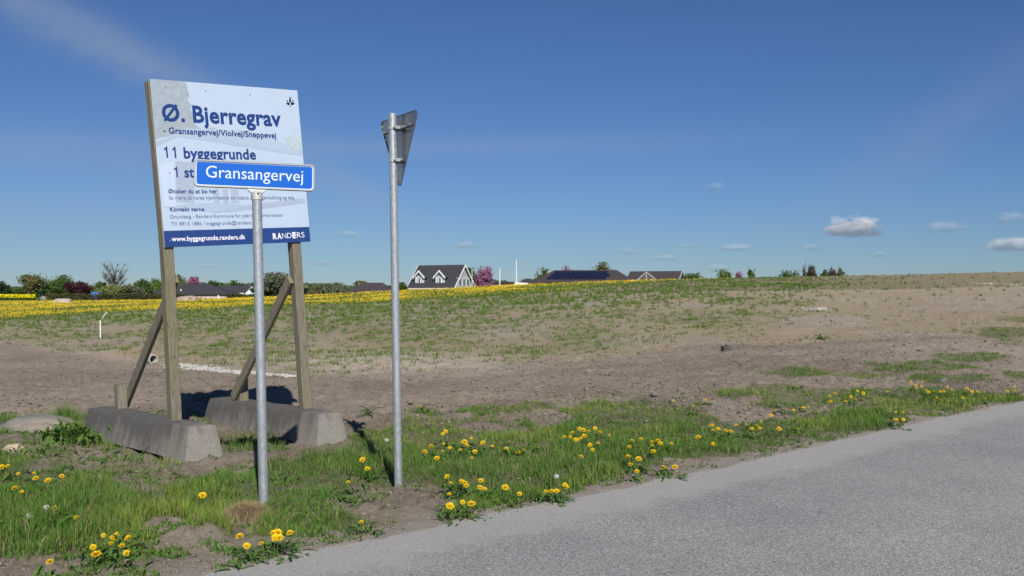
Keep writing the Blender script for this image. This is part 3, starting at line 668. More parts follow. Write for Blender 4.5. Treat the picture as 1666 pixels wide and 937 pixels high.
bpoly('printed_shrub', [(462, 226), (468, 220), (476, 222), (484, 218), (492, 222), (492, 244), (480, 243), (468, 236)], M_T6, .0013)
b0s, b0t = plane_st(264.7, 375.6, BM); b1s, b1t = plane_st(501.9, 369.1, BM)
flat('navy_band', [(0.0015, .0015), (BW - .0015, .0015), (BW - .0015, b1t), (.0015, b0t)], M_NAVY, pn, .002, px=False)
T = [("Ø. Bjerregrav", (263.8, 195.8), (457.5, 205), (263, 167.5), M_NAVYT, .028),
     ("- Gransangervej/Violvej/Sneppevej", (265.2, 216.3), (449, 224.6), (265, 206), M_NAVYT, .022),
     ("11 byggegrunde", (270.5, 256.5), (416.3, 259.0), (270, 238), M_NAVYT, .026),
     ("1 st", (286, 288.2), (316, 288.2), (286, 270.8), M_NAVYT, .026),
     ("Ønsker du at bo her", (273.6, 314.2), (353, 314.2), (273.5, 307.2), M_NAVYT, .02),
     ("Se mere på vores hjemmeside om status på byggemodning og salg.", (274.5, 324.5), (479.6, 323.9), (274.5, 318), M_GREYT, .0),
     ("Kontakt gerne", (276.2, 343.5), (332.2, 343.3), (276.2, 336.8), M_NAVYT, .02),
     ("Grundsalg - Randers Kommune for yderligere information", (276.8, 355.3), (460, 352.3), (276.8, 349.3), M_GREYT, .0),
     ("Tlf. 8915 1886 / byggegrunde@randers.dk", (278.2, 366.8), (418, 364.4), (278.2, 360.8), M_GREYT, .0),
     ("www.byggegrunde.randers.dk", (279.2, 392.4), (399, 388.8), (279, 384.6), M_WHITE, .024)]
for s, a, b, c, m, bo in T: lettering(s, a, b, c, BM, pn, BM, m, bo)
def bl_(u): return 388.7 - (u - 444) * (388.7 - 386.0) / 51.5
for ch, a, b, bo, m in (("R", 443.9, 450.5, .055, M_WHITE), ("A", 451.2, 458.2, .055, M_WHITE), ("N", 459.2, 465.8, -.006, M_WHITE), ("D", 467.2, 474.4, -.002, M_WHITE), ("E", 475.8, 481.6, .06, M_WHITE), ("R", 483, 489.6, .0, M_WHITE), ("S", 490.4, 495.4, .0, M_WHITE)):
    lettering(ch, (a, bl_(a)), (b, bl_(b)), (a, bl_(a) - 9.2), BM, pn, BM, m, bo)
# black town emblem: tower between two spires on water
lg = bpy.data.objects.new('x', None); bpy.data.objects.remove(lg)
def lpoly(pts): 
    return [(465 + (x / 80) * 14.2, 156.3 + (y / 95) * 17.2) for x, y in pts]
em = MB()
for pts in ([(36, 0), (44, 20), (28, 20)], [(29, 24), (45, 24), (46, 52), (28, 52)], [(12, 30), (16, 40), (16, 52), (8, 52), (8, 40)], [(62, 30), (67, 40), (67, 52), (58, 52), (58, 40)],
            [(0, 60), (32, 54), (32, 80), (18, 78), (6, 70)], [(42, 54), (78, 60), (72, 72), (58, 79), (42, 76)], [(26, 84), (36, 92), (48, 86), (37, 96)]):
    q = [plane_st(u, v, BM) for u, v in lpoly(pts)]; em.add([(a, -.003, b) for a, b in q], [tuple(range(len(q)))])
link('town_emblem', mesh_pd('town_emblem', em.v, em.f, M_BLACK), pn)
for (u, v) in ((268.2, 141), (333.5, 147.5), (406, 153.5), (275.6, 281), (276.5, 391.5), (480, 385)):
    a, b = plane_st(u, v, BM); MB().tube([(a, -.001, b), (a, -.006, b)], .007, 8).build('screw', M_SCREW, pn, world=False)

def beam(name, pts, ax, ay, wx, wy, parent, twist=0, M=None):
    """squared timber through pts with section wx by wy along ax, ay (world), returned in the parent's space"""
    Mi = parent.matrix_world.inverted() if M is None else M
    m = MB(); n = len(pts); jit = [(random.uniform(-.002, .002), random.uniform(-.002, .002)) for _ in range(n)]
    for i, p in enumerate(pts):
        p = Vector(p); c = .006
        for (sx_, sy_) in ((-1, -1 + c / wy * 2), (-1 + c / wx * 2, -1), (1 - c / wx * 2, -1), (1, -1 + c / wy * 2), (1, 1 - c / wy * 2), (1 - c / wx * 2, 1), (-1 + c / wx * 2, 1), (-1, 1 - c / wy * 2)):
            m.v.append(tuple(Mi @ (p + ax * (sx_ * wx / 2 + jit[i][0]) + ay * (sy_ * wy / 2 + jit[i][1]))))
    for i in range(n - 1):
        m.f += [(i * 8 + j, i * 8 + (j + 1) % 8, (i + 1) * 8 + (j + 1) % 8, (i + 1) * 8 + j) for j in range(8)]
    m.f += [tuple(range(8))[::-1], tuple(range((n - 1) * 8, n * 8))]
    return m.build(name, M_WOOD, parent, world=False)
def poly3(p0, p1, p2):
    a = [p0.lerp(p1, i / 5) for i in range(5)]; return a + [p1 + (p2 - p1) * (i / 5) for i in range(6)]
def along(p0, p1, p2, n=9):
    out = []
    for i in range(n):
        t = i / (n - 1); out.append(p0 * (1 - t) ** 2 + (2 * p1 - (p0 + p2) / 2) * 2 * t * (1 - t) + p2 * t * t)
    return out
bpy.context.view_layer.update()
hx = Vector((BX.x, BX.y, 0)).normalized(); hn = Vector((BN.x, BN.y, 0)).normalized()
BLK_H = .37
PS = .11
s_r, _ = plane_st(484, 393, BM)
for k, (bu, bv, s_) in enumerate(((285, 682.5, .052), (497.7, 664, s_r))):
    base = at_z(bu, bv, BLK_H); base.z -= .02
    mid = B0 + BX * s_ - BN * (.018 + PS / 2 + .002); top = mid + BZ * (BH - (.018 if k == 0 else -.012))
    if k == 0: top = top - BX * .004
    beam('post', poly3(base, mid, top), hx, hn, PS, PS, bb)
wdir = Vector((.705, .709, 0)); adir = Vector((.709, -.705, 0))
st = [at_z(197.5, 664, BLK_H), at_z(395, 651, BLK_H)]
for k in (0, 1):
    beam('stub_post', [st[k] - Vector((0, 0, .02)), st[k] + Vector((-.01, 0, .27 if k == 0 else .29))], hx, hn, PS, PS, bb)
    inner = hx * (PS / 2 + .026) * (1 if k == 0 else -1)
    lo = st[k] + inner - adir * .05 + Vector((0, 0, .06))
    if k == 0: pt = at_z(285, 682.5, BLK_H); hi = B0 + BX * .052 - BN * .09; 
    else: pt = at_z(497.7, 664, BLK_H); hi = B0 + BX * s_r - BN * .09
    t = (1.82 - pt.z) / (hi.z - pt.z); hi = pt.lerp(hi, t) + inner - adir * .015
    d = (hi - lo).normalized(); ay = d.cross(hx).normalized()
    beam('brace', [lo - d * .03, lo.lerp(hi, .5), hi + d * .03], hx, ay, .048, .115, bb)

def block(corner, label):
    """near top left corner of a concrete ballast block whose long axis runs towards the road"""
    t = thing('concrete_block', (0, 0, 0), label, 'concrete block', 'concrete ballast blocks under the billboard posts')
    L_ = 2.4; c = corner + wdir * .15 - adir * L_ / 2; t.location = (c.x, c.y, 0)
    t.rotation_euler = (0, 0, math.atan2(adir.y, adir.x))
    nx, nh, nw = 48, 9, 8; V = {}; bm = bmesh.new()
    def P(i, j, k):      # i along, j across, k up; hollow at the middle of the underside
        if (i, j, k) in V: return V[(i, j, k)]
        f = k / nh; e = .066 * (1 - f); x = (i / nx * 2 - 1) * (L_ / 2 + e); y = (j / nw * 2 - 1) * (.15 + e); z = f * BLK_H
        if .2 < i / nx < .82: z = .05 + f * (BLK_H - .05)
        rx = abs(i / nx * 2 - 1); r = 0
        s = Vector((x, y, z)); from mathutils import noise as mn
        n = mn.noise(s * 5) * .004 + mn.noise(s * 28) * .002; ctr = Vector((x * .9, 0, .2)); s = s + (s - ctr).normalized() * n
        if k == nh: s.z += mn.noise(Vector((x * 3, y * 5, 0))) * .008
        on = (i in (0, nx)) + (j in (0, nw)) + (k == nh)
        if on >= 2:
            ch = .003 + .012 * max(0, mn.noise(s * 6 + Vector((3, 1, 0))))
            if i in (0, nx): s.x -= math.copysign(ch, x)
            if j in (0, nw): s.y -= math.copysign(ch, y)
            if k == nh: s.z -= ch
        V[(i, j, k)] = bm.verts.new(s); return V[(i, j, k)]
    for i in range(nx):
        for j in range(nw): bm.faces.new([P(i, j, nh), P(i + 1, j, nh), P(i + 1, j + 1, nh), P(i, j + 1, nh)]); bm.faces.new([P(i, j, 0), P(i, j + 1, 0), P(i + 1, j + 1, 0), P(i + 1, j, 0)])
        for k in range(nh): bm.faces.new([P(i, 0, k), P(i + 1, 0, k), P(i + 1, 0, k + 1), P(i, 0, k + 1)]); bm.faces.new([P(i, nw, k), P(i, nw, k + 1), P(i + 1, nw, k + 1), P(i + 1, nw, k)])
    for j in range(nw):
        for k in range(nh): bm.faces.new([P(0, j, k), P(0, j, k + 1), P(0, j + 1, k + 1), P(0, j + 1, k)]); bm.faces.new([P(nx, j, k), P(nx, j + 1, k), P(nx, j + 1, k + 1), P(nx, j, k + 1)])
    bmesh.ops.recalc_face_normals(bm, faces=bm.faces)
    me = bpy.data.meshes.new('body'); bm.to_mesh(me); bm.free(); me.materials.append(M_CONC); me.polygons.foreach_set('use_smooth', [True] * len(me.polygons)); me.set_sharp_from_angle(angle=R(18))
    link('body', me, t)
    return t
block(at_z(306, 695, BLK_H), 'long grey concrete block under the left billboard post, its pale end facing the road')
block(at_z(518, 674, BLK_H), 'long grey concrete block under the right billboard post, behind the street sign pole')

# ------------------------------------------------------------------ street name sign
def street_sign():
    base = at_z(429.5, 826, 0); D = base.y; top = ray(417.3, 300, D)
    t = thing('street_name_sign', tuple(base), 'blue street name plate with white lettering on a galvanised round pole', 'street sign')
    # foot in the soil
    d = (top - base).normalized(); MB().tube([base - d * .25, base + d * .6, base + d * 1.4, ray(417.6, 312, D)], .038, 28).build('pole', M_GALV, t, smooth=True)
    cl, cr_ = ray(315.2, 281, D - .13), ray(511.7, 290, D + .14)
    X = (cr_ - cl).normalized(); Z = d; Z = (Z - X * Z.dot(X)).normalized(); Nn = X.cross(Z).normalized(); w = (cr_ - cl).length; h = 44.3 * D / F
    c = (cl + cr_) / 2; o = c - X * w / 2 - Z * h / 2 + Nn * .012
    M = Matrix(((X.x, -Nn.x, Z.x, o.x), (X.y, -Nn.y, Z.y, o.y), (X.z, -Nn.z, Z.z, o.z), (0, 0, 0, 1)))
    Ml = Matrix.Translation(-base) @ M
    def rrect(x0, x1, z0, z1, r, n=7):
        pts = []
        for (cx, cz, a0) in ((x1 - r, z1 - r, 0), (x0 + r, z1 - r, 90), (x0 + r, z0 + r, 180), (x1 - r, z0 + r, 270)):
            pts += [(cx + r * math.cos(R(a0 + 90 * i / n)), cz + r * math.sin(R(a0 + 90 * i / n))) for i in range(n + 1)]
        return pts
    def plate(name, x0, x1, z0, z1, r, y0, y1, mat, par, mw):
        p = rrect(x0, x1, z0, z1, r); m = MB().prism([(a, y0, b) for a, b in p], (0, y1 - y0, 0)); me = m.build(name, mat, par, world=False); me.matrix_local = mw; return me
    # hollow frame: profile swept round the rounded rectangle
    prof = [(0, -.004), (.004, -.010), (.010, -.010), (.0135, -.005), (.0135, .012), (.012, .030), (0, .030)]
    m = MB(); N_ = 0; ring = None
    outer = rrect(0, w, 0, h, .034)
    for (inx, y) in prof:
        pts = rrect(inx, w - inx, inx, h - inx, max(.034 - inx, .004)); m.v += [(a, y, b) for a, b in pts]; N_ = len(pts)
    np_ = len(prof)
    for i in range(np_):
        j = (i + 1) % np_; m.f += [(i * N_ + q, i * N_ + (q + 1) % N_, j * N_ + (q + 1) % N_, j * N_ + q) for q in range(N_)]
    fr = m.build('frame', M_FRAME, t, world=False, smooth=True); fr.matrix_local = Ml
    pl = plate('plate', .011, w - .011, .011, h - .011, .024, 0, .018, M_SWHITE, t, Ml)
    q = rrect(.020, w - .020, .020, h - .020, .018)
    me = mesh_pd('blue_field', [(a, -.002, b) for a, b in q], [tuple(range(len(q)))], M_SBLUE); link('blue_field', me, pl)
    lettering("Gransangervej", (334.6, 288.3), (492.8, 295.7), (334.6, 267.8), M, pl, M, M_SWHITE, .0, .004)
    # socket bracket under the plate
    bc = ray(417.5, 310, D); k = MB()
    k.tube([ray(417.9, 325, D), ray(417.6, 313, D)], .0435, 24); k.build('bracket', M_CAST, t, smooth=True)
    k = MB(); p0 = ray(417.4, 315.5, D)
    k.prism([p0 - X * .04 - Nn * .03, p0 + X * .04 - Nn * .03, p0 + X * .072 - Nn * .03 + Z * .032, p0 - X * .072 - Nn * .03 + Z * .032], Nn * .052)
    k.build('bracket_wing', M_CAST, t, bevel=.004)
    b = ray(419.5, 312.5, D - .043); MB().tube([b, b + Nn * .012], .008, 8).build('bolt', M_SCREW, t)
street_sign()

# ------------------------------------------------------------------ back of the give way sign
def giveway():
    base = at_z(648.3, 791, 0); D = base.y; top = ray(638.2, 186, D)
    t = thing('give_way_sign', tuple(base), 'triangular road sign seen from its bare metal back on a tall galvanised pole', 'road sign')
    d = (top - base).normalized(); MB().tube([base - d * .25, base + d, base + d * 2, top], .0355, 28).build('pole', M_GALV, t, smooth=True)
    MB().tube([top, top + d * .006], .037, 28).build('pole_cap', M_CAST, t)
    X = Vector((.545, -.838, 0.0)).normalized(); back = Vector((-.838, -.545, 0)); Z = d
    X = (X - Z * X.dot(Z)).normalized(); Bk = Z.cross(X).normalized()
    if Bk.dot(back) < 0: Bk = -Bk
    side = .755; hgt = side * .866; c = ray(638.9, 189, D) - Bk * .066 + X * -.0     # middle of the top edge
    c = c - X * .012 + Z * .012
    pts = []; r = .035
    tri = [Vector((-side / 2, 0)), Vector((side / 2, 0)), Vector((0, -hgt))]
    for i in range(3):
        p = tri[i]; a = (tri[(i - 1) % 3] - p).normalized(); b = (tri[(i + 1) % 3] - p).normalized(); cc = p + (a + b).normalized() * (2 * r)
        s0 = p + a * r * 1.732; 
        a0 = math.atan2((s0 - cc).y, (s0 - cc).x); s1 = p + b * r * 1.732; a1 = math.atan2((s1 - cc).y, (s1 - cc).x); da = (a1 - a0 + math.pi) % (2 * math.pi) - math.pi
        pts += [cc + Vector((math.cos(a0 + da * j / 8), math.sin(a0 + da * j / 8))) * r for j in range(9)]
    W3 = lambda p, o: c + X * p.x + Z * p.y + Bk * o
    pl = MB().prism([W3(p, -.002) for p in pts], Bk * .004).build('plate', M_ALU, t)
    # thin folded rim round the back
    m = MB(); n = len(pts); cen = Vector((0, -hgt / 3))
    ins = [p + (cen - p).normalized() * .006 for p in pts]
    for P_, o in ((pts, .002), (pts, .009), (ins, .009), (ins, .002)): m.v += [tuple(W3(p, o)) for p in P_]
    for i in range(4): m.f += [(i * n + q, i * n + (q + 1) % n, ((i + 1) % 4) * n + (q + 1) % n, ((i + 1) % 4) * n + q) for q in range(n)]
    m.build('rim', M_ALU, t)
    for z0, hl in ((-.115, .275), (-.40, .105)):
        q = c + Z * z0
        k = MB(); k.prism([q - X * hl + Bk * .004 - Z * .014, q + X * hl + Bk * .004 - Z * .014, q + X * hl + Bk * .024 - Z * .010, q - X * hl + Bk * .024 - Z * .010], Z * .022)
        rl = k.build('rail', M_ALU, t)
        pc = base + d * ((q - base).dot(d))
        m = MB(); n = 20; ring = []
        for (rr, zz) in ((.0375, -.013), (.041, -.013), (.041, .013), (.0375, .013)):
            m.v += [tuple(pc + (X * math.cos(2 * math.pi * j / n) + Bk * math.sin(2 * math.pi * j / n)) * rr + Z * zz) for j in range(n)]
        for i in range(4): m.f += [(i * n + j, i * n + (j + 1) % n, ((i + 1) % 4) * n + (j + 1) % n, ((i + 1) % 4) * n + j) for j in range(n)]
        cl = m.build('clamp', M_FRAME, t)
        for s in (-1, 1):
            e = pc + X * s * .041 - Bk * .012
            k = MB().prism([e - Z * .013 + Bk * .012, e - Z * .013 - Bk * .032, e - Z * .013 - Bk * .032 + X * s * .022, e - Z * .013 + Bk * .012 + X * s * .022], Z * .026); k.build('clamp_ear', M_FRAME, t, bevel=.002)
            g = e + X * s * .012 + Bk * .014; MB().tube([g, g + Bk * .018], .008, 6).build('bolt', M_SCREW, t)
        for s in (-1, 1):
            g = q + X * s * (hl - .02) + Bk * .024; MB().tube([g, g + Bk * .008], .009, 6).build('rivet', M_SCREW, t)
giveway()

# ------------------------------------------------------------------ plants of the verge
def dandelion_head(seed, open_=1.0):
    rs = random.Random(seed); V = []; Fc = []; C_ = []
    for (n, rr, zz, el, wd) in ((20, .021, .0, .12, .0040), (18, .018, .002, .45, .0036), (13, .0125, .004, .8, .0032), (8, .007, .005, 1.15, .003)):
        for i in range(n):
            a = 2 * math.pi * (i + rs.random() * .7) / n; L_ = rr * rs.uniform(.85, 1.12); e = el * rs.uniform(.7, 1.2) + (1 - open_) * .7
            d = Vector((math.cos(a) * math.cos(e), math.sin(a) * math.cos(e), math.sin(e))); s = Vector((-math.sin(a), math.cos(a), 0)) * wd / 2
            b = len(V); p0 = Vector((0, 0, zz)); V += [p0 - s * .4, p0 + s * .4, p0 + d * L_ * .9 + s, p0 + d * L_, p0 + d * L_ * .9 - s]; Fc.append((b, b + 1, b + 2, b + 3, b + 4))
            k = rs.uniform(.85, 1.1); C_ += [(.62 * k, .33 * k, .008)] * 2 + [(.84 * k, .60 * k, .012)] * 3
    me = mesh_pd('flower_head', V, Fc, M_YEL)
    a = me.color_attributes.new('tint', 'FLOAT_COLOR', 'POINT')
    for i, c in enumerate(C_): a.data[i].color = (*c, 1)
    return me
HEADS = [dandelion_head(i, o) for i, o in ((1, 1), (2, 1), (3, .85), (4, .6))]
def leaf_mesh(seed, L_=.13, teeth=5, width=.030, col=(.09, .175, .03)):
    rs = random.Random(seed); V = []; Fc = []; C_ = []; n = teeth * 2 + 1
    for i in range(n + 1):
        t = i / n; w = width * (.18 + .9 * math.sin(min(1, t * 1.12) * math.pi * .92) ** .8) * (1.0 if i % 2 else .48); w = w if i < n else .001
        x = L_ * t - (.010 if i % 2 else 0); z = L_ * (.42 * math.sin(t * 2.0) - .28 * t * t) ; cz = z - .15 * w
        V += [(x, -w / 2, z + w * .18), (x + (.004 if i % 2 else 0), 0, z), (x, w / 2, z + w * .18)]
        k = rs.uniform(.85, 1.15); C_ += [tuple(c * k for c in col), tuple(c * 1.35 for c in col), tuple(c * k for c in col)]
        if i: b = (i - 1) * 3; Fc += [(b, b + 1, b + 4, b + 3), (b + 1, b + 2, b + 5, b + 4)]
    me = mesh_pd('leaf', V, Fc, M_LEAF); a = me.color_attributes.new('tint', 'FLOAT_COLOR', 'POINT')
    for i, c in enumerate(C_): a.data[i].color = (*c, 1)
    return me
LEAVES = [leaf_mesh(1, .13), leaf_mesh(2, .10, 4, .026, (.12, .21, .04)), leaf_mesh(3, .16, 6, .034, (.075, .15, .03)), leaf_mesh(4, .12, 5, .028, (.065, .13, .035))]
M_STALK = simple('stalk', (.16, .17, .07), .6, .2, 20); 
M_FLUFF = simple('seed_fluff', (.55, .55, .53), .9, .1, 40)
STALK = {}
def stalk_mesh(k):
    if k not in STALK:
        so = MB().tube([(0, 0, 0), (.1 * (k % 3 - 1) * .15, .02 * (k % 2), .5), (0, 0, 1)], [.0022, .002, .0018], 5).build('stalk', M_STALK); STALK[k] = so.data; bpy.data.objects.remove(so)
    return STALK[k]
def fluff_mesh():
    V = []; Fc = []; rs = random.Random(5)
    for i in range(90):
        z = rs.uniform(-1, 1); a = rs.uniform(0, 6.283); r = math.sqrt(1 - z * z); d = Vector((r * math.cos(a), r * math.sin(a), z)); s = d.orthogonal().normalized(); q = d.cross(s); p = d * .02; b = len(V)
        V += [p + s * .005, p + q * .005, p - s * .005, p - q * .005, Vector((0, 0, 0)), d * .019 + s * .0008]; Fc += [(b, b + 1, b + 2, b + 3), (b + 4, b + 5, b + 2)]
    return mesh_pd('seed_head', V, Fc, M_FLUFF)
FLUFF = fluff_mesh()
def rosette(t, spots, nleaf, scale, spread, lift=.0, up=0.0):
    for _ in range(nleaf):
        sx_, sy_ = random.choice(spots); a = random.uniform(0, 2 * math.pi)
        x = sx_ + random.gauss(0, spread); y = sy_ + random.gauss(0, spread * .8)
        wx, wy = t.location.x + x, t.location.y + y
        z = float(zfull(wx, wy)) - t.location.z + random.uniform(-.003, .012) + lift
        link('leaf', random.choice(LEAVES), t, (x, y, z), (random.uniform(-.25, .25), random.uniform(-.45, .15) - up * random.random(), a), scale * random.uniform(.7, 1.15))
GP = 'dandelions flowering in the verge'
def dandelion(label, flowers, seeds=(), nleaf=None, scale=1.0, hh=None, cat='dandelion', group=GP):
    pts = []
    for (u, v) in list(flowers) + list(seeds):
        h = hh or random.uniform(.085, .14); k = max(.0, float(zbase(*at_z(u, v, h).xy)))
        p = at_z(u, v, h + k); 
        for _ in range(3): p = at_z(u, v, h + float(zbase(p.x, p.y)))
        pts.append(p)
    cx = sum(p.x for p in pts) / len(pts); cy = sum(p.y for p in pts) / len(pts)
    t = thing('dandelion_plant', (cx, cy, float(zbase(cx, cy))), label, cat, group)
    spots = []
    for i, p in enumerate(pts):
        lean = Vector((random.uniform(-.02, .02) + (cx - p.x) * .25, random.uniform(-.02, .03) + (cy - p.y) * .25, 0))
        fx, fy = p.x + lean.x, p.y + lean.y; fz = float(zfull(fx, fy)) - .005; f = Vector((fx, fy, fz)); d = p - f
        spots.append((fx - cx, fy - cy))
        q = d.to_track_quat('Z', 'Y').to_euler(); link('stalk', stalk_mesh(i % 3), t, f - t.location, q, (1, 1, d.length))
        tilt = (random.uniform(.15, .75), random.uniform(-.3, .4), random.uniform(0, 6.28))
        if i < len(flowers):
            M = Matrix.Rotation(random.uniform(.2, .8), 4, 'X') @ Matrix.Rotation(random.uniform(-.3, .3), 4, 'Y') @ Matrix.Rotation(tilt[2], 4, 'Z')
            link('flower_head', random.choice(HEADS[:3]) if random.random() < .85 else HEADS[3], t, p - t.location, M.to_euler(), random.choice((.85, 1.1, 1.25, 1.4, 1.55)) * random.uniform(.92, 1.08))
        else: link('seed_head', FLUFF, t, p - t.location, tilt, 1.15)
    rosette(t, spots, nleaf if nleaf is not None else min(110, 16 + 8 * len(pts)), scale * .95, .07)
    return t
random.seed(21)
DL = [
 ('dandelion clump with nine yellow heads at the left edge, above the tall grass', [(4, 760), (14, 759), (30, 771), (56, 770), (59, 778), (79, 782), (101, 775), (25, 795), (36, 800)], ()),
 ('dandelion with two yellow heads and a white seed head in the grass at far left', [(89, 827), (125, 842)], [(76, 826), (48, 840)]),
 ('large dandelion clump of nine open heads near the bottom left corner', [(169, 871), (193, 869), (188, 875), (182, 884), (210, 876), (199, 888), (207, 900), (152, 890), (157, 902)], ()),
 ('small dandelion with one head in the dusty road edge at bottom left', [(82, 914)], ()),
 ('single dandelion head in the grass between the left concrete block and the street sign pole', [(330, 806)], ()),
 ('dandelion clump of eight heads just right below the foot of the street sign pole', [(391, 873), (402, 888), (426, 884), (446, 867), (452, 867), (449, 875), (455, 875), (472, 867)], ()),
 ('dandelion with three heads and a white seed head between the two metal poles', [(590, 748), (598, 763), (567, 785)], [(629, 716)]),
 ('single low dandelion in bare soil below the tall metal pole', [(588, 849)], ()),
 ('loose dandelion patch of nine heads in the grass right of the tall pole', [(725, 702), (720, 706), (722, 722), (732, 729), (702, 726), (691, 735), (720, 734), (711, 746), (749, 733)], ()),
 ('dandelion patch of eight heads beside the loose patch of nine, farther from the tall pole', [(750, 720), (756, 719), (767, 713), (760, 725), (786, 721), (801, 726), (773, 735), (768, 745)], ()),
 ('row of four scattered dandelion heads on the short grass in mid verge', [(824, 731), (843, 736), (851, 733), (870, 727)], ()),
 ('dandelion clump of five heads at the right of the bare soil around the tall pole', [(728, 776), (734, 787), (751, 784), (756, 786), (759, 790)], ()),
 ('dark leaved dandelion clump of four heads closest to the asphalt right of the tall pole', [(731, 804), (732, 823), (753, 817), (767, 820)], ()),
 ('spreading dandelion of five heads low along the asphalt in mid verge', [(782, 782), (781, 793), (789, 796), (822, 793), (845, 804)], ()),
 ('compact dandelion with five heads and white fluff on the corner of the asphalt edge', [(888, 800), (897, 799), (906, 799), (921, 793), (919, 789)], [(905, 775)]),
 ('dense dandelion clump of fifteen heads in the lush grass at picture centre right', [(918, 711), (928, 711), (932, 705), (943, 698), (949, 700), (958, 702), (968, 697), (976, 703), (991, 708), (951, 710), (944, 714), (937, 716), (960, 724), (973, 722), (964, 732)], ()),
 ('single large dandelion head below the fifteen headed clump', [(945, 743)], ()),
 ('dandelion patch of nine heads right of the dense fifteen headed clump', [(1043, 715), (1028, 718), (1024, 727), (1061, 719), (1070, 717), (1075, 722), (1092, 722), (1061, 725), (1063, 735)], ()),
 ('four dandelion heads stacked below the nine headed patch near the asphalt', [(1022, 743), (1039, 747), (1026, 756), (1036, 767)], ()),
 ('dandelion with two heads touching the asphalt edge right of centre', [(1079, 761), (1098, 760)], ()),
 ('three dandelion heads at the back edge of the lush grass against brown soil', [(1097, 652), (1147, 651), (1127, 660)], ()),
 ('dandelion clump of eight heads below the bare patch right of the lush grass', [(1136, 712), (1158, 692), (1160, 700), (1168, 698), (1160, 722), (1180, 701), (1189, 702), (1198, 693)], ()),
 ('dandelion clump of five close heads in the narrow verge, right of the bare patch', [(1215, 691), (1223, 698), (1231, 693), (1236, 687), (1236, 697)], ()),
 ('two dandelion heads near the asphalt in the narrow part of the verge', [(1267, 698), (1298, 698)], ()),
 ('string of six dandelion heads in the upper verge above the narrow grass', [(1263, 668), (1255, 676), (1291, 668), (1307, 664), (1315, 663), (1331, 670)], ()),
 ('lone dandelion head on the soil above the string of six', [(1298, 629)], ()),
 ('dandelion clump of nine heads on the right side of the verge', [(1349, 645), (1358, 640), (1351, 654), (1376, 654), (1384, 646), (1393, 650), (1395, 637), (1404, 640), (1407, 632)], ()),
 ('single dandelion head left of the long yellow row on the right', [(1443, 638)], ()),
 ('square group of four dandelion heads close to the asphalt at right', [(1457, 670), (1469, 671), (1457, 683), (1469, 683)], ()),
 ('long dandelion row of sixteen heads at the right end of the verge', [(1482, 622), (1501, 621), (1489, 627), (1490, 632), (1499, 629), (1507, 636), (1511, 638), (1519, 637), (1524, 647), (1530, 651), (1529, 637), (1535, 637), (1541, 630), (1551, 642), (1548, 634), (1566, 648)], ()),
 ('dandelion clump of five heads right next to the long row', [(1573, 633), (1581, 637), (1591, 638), (1601, 638), (1603, 648)], ()),
 ('four dandelion heads at the right edge of the picture beside the asphalt', [(1639, 637), (1650, 630), (1651, 636), (1663, 644)], ()),
 ('lone dandelion in the upper grass strip near the right edge', [(1635, 580)], ()),
 ('leafy dandelion with one small head on the brown soil far right of centre', [(1331, 545)], ()),
 ('dandelion tuft with a fading head on bare soil just right of the tall pole', [(686, 662)], ()),
]
for lab, fl, sd in DL: dandelion(lab, fl, sd)
def weed(u, v, n, scale, label, spread=.03, name='leafy_weed', up=0.0):
    p = hit(u, v); t = thing(name, tuple(p), label, 'weed', 'leafy weeds in the soil')
    rosette(t, [(0, 0)], n, scale, spread, 0, up); return t
weed(597, 682, 14, 1.2, 'bright green rosette on bare soil right of the rear concrete block')
weed(688, 674, 12, 1.2, 'green rosette on bare soil just right of the tall pole')
weed(672, 801, 9, .7, 'small dark weed on the bare soil at the tall pole foot')
weed(628, 836, 7, .5, 'tiny weed seedling in bare soil below the tall pole')
weed(585, 833, 9, .9, 'low weed with narrow leaves left below the tall pole')
weed(540, 822, 16, 1.1, 'leafy weed between the two metal poles', .09)
weed(115, 722, 190, 1.35, 'big dense weed clump at the far end of the left concrete block', .17, up=1.1)
weed(182, 752, 50, .9, 'wide patch of low weeds in the soil in front of the left concrete block', .26, up=.5)
weed(60, 745, 50, 1.0, 'patch of weeds between the sandy rock and the yellow dandelions at far left', .22, up=.6)
weed(1340, 553, 14, 2.0, 'dark weed on the brown soil at the foot of the straw coloured bank', .10)
weed(250, 772, 16, .8, 'scattered weed in front of the left concrete block', .16)
weed(392, 722, 18, .8, 'low weed in the gap between the two concrete blocks', .14)
weed(460, 790, 14, 1.1, 'broad leaved weed in the grass right of the street sign pole', .08)
weed(180, 815, 20, 1.2, 'tall leaved weed in the grass at left', .09)
weed(75, 860, 24, 1.4, 'coarse weed without open flowers at bottom left', .10)
weed(1095, 738, 12, .9, 'low weed near the asphalt right of the nine headed patch', .07)
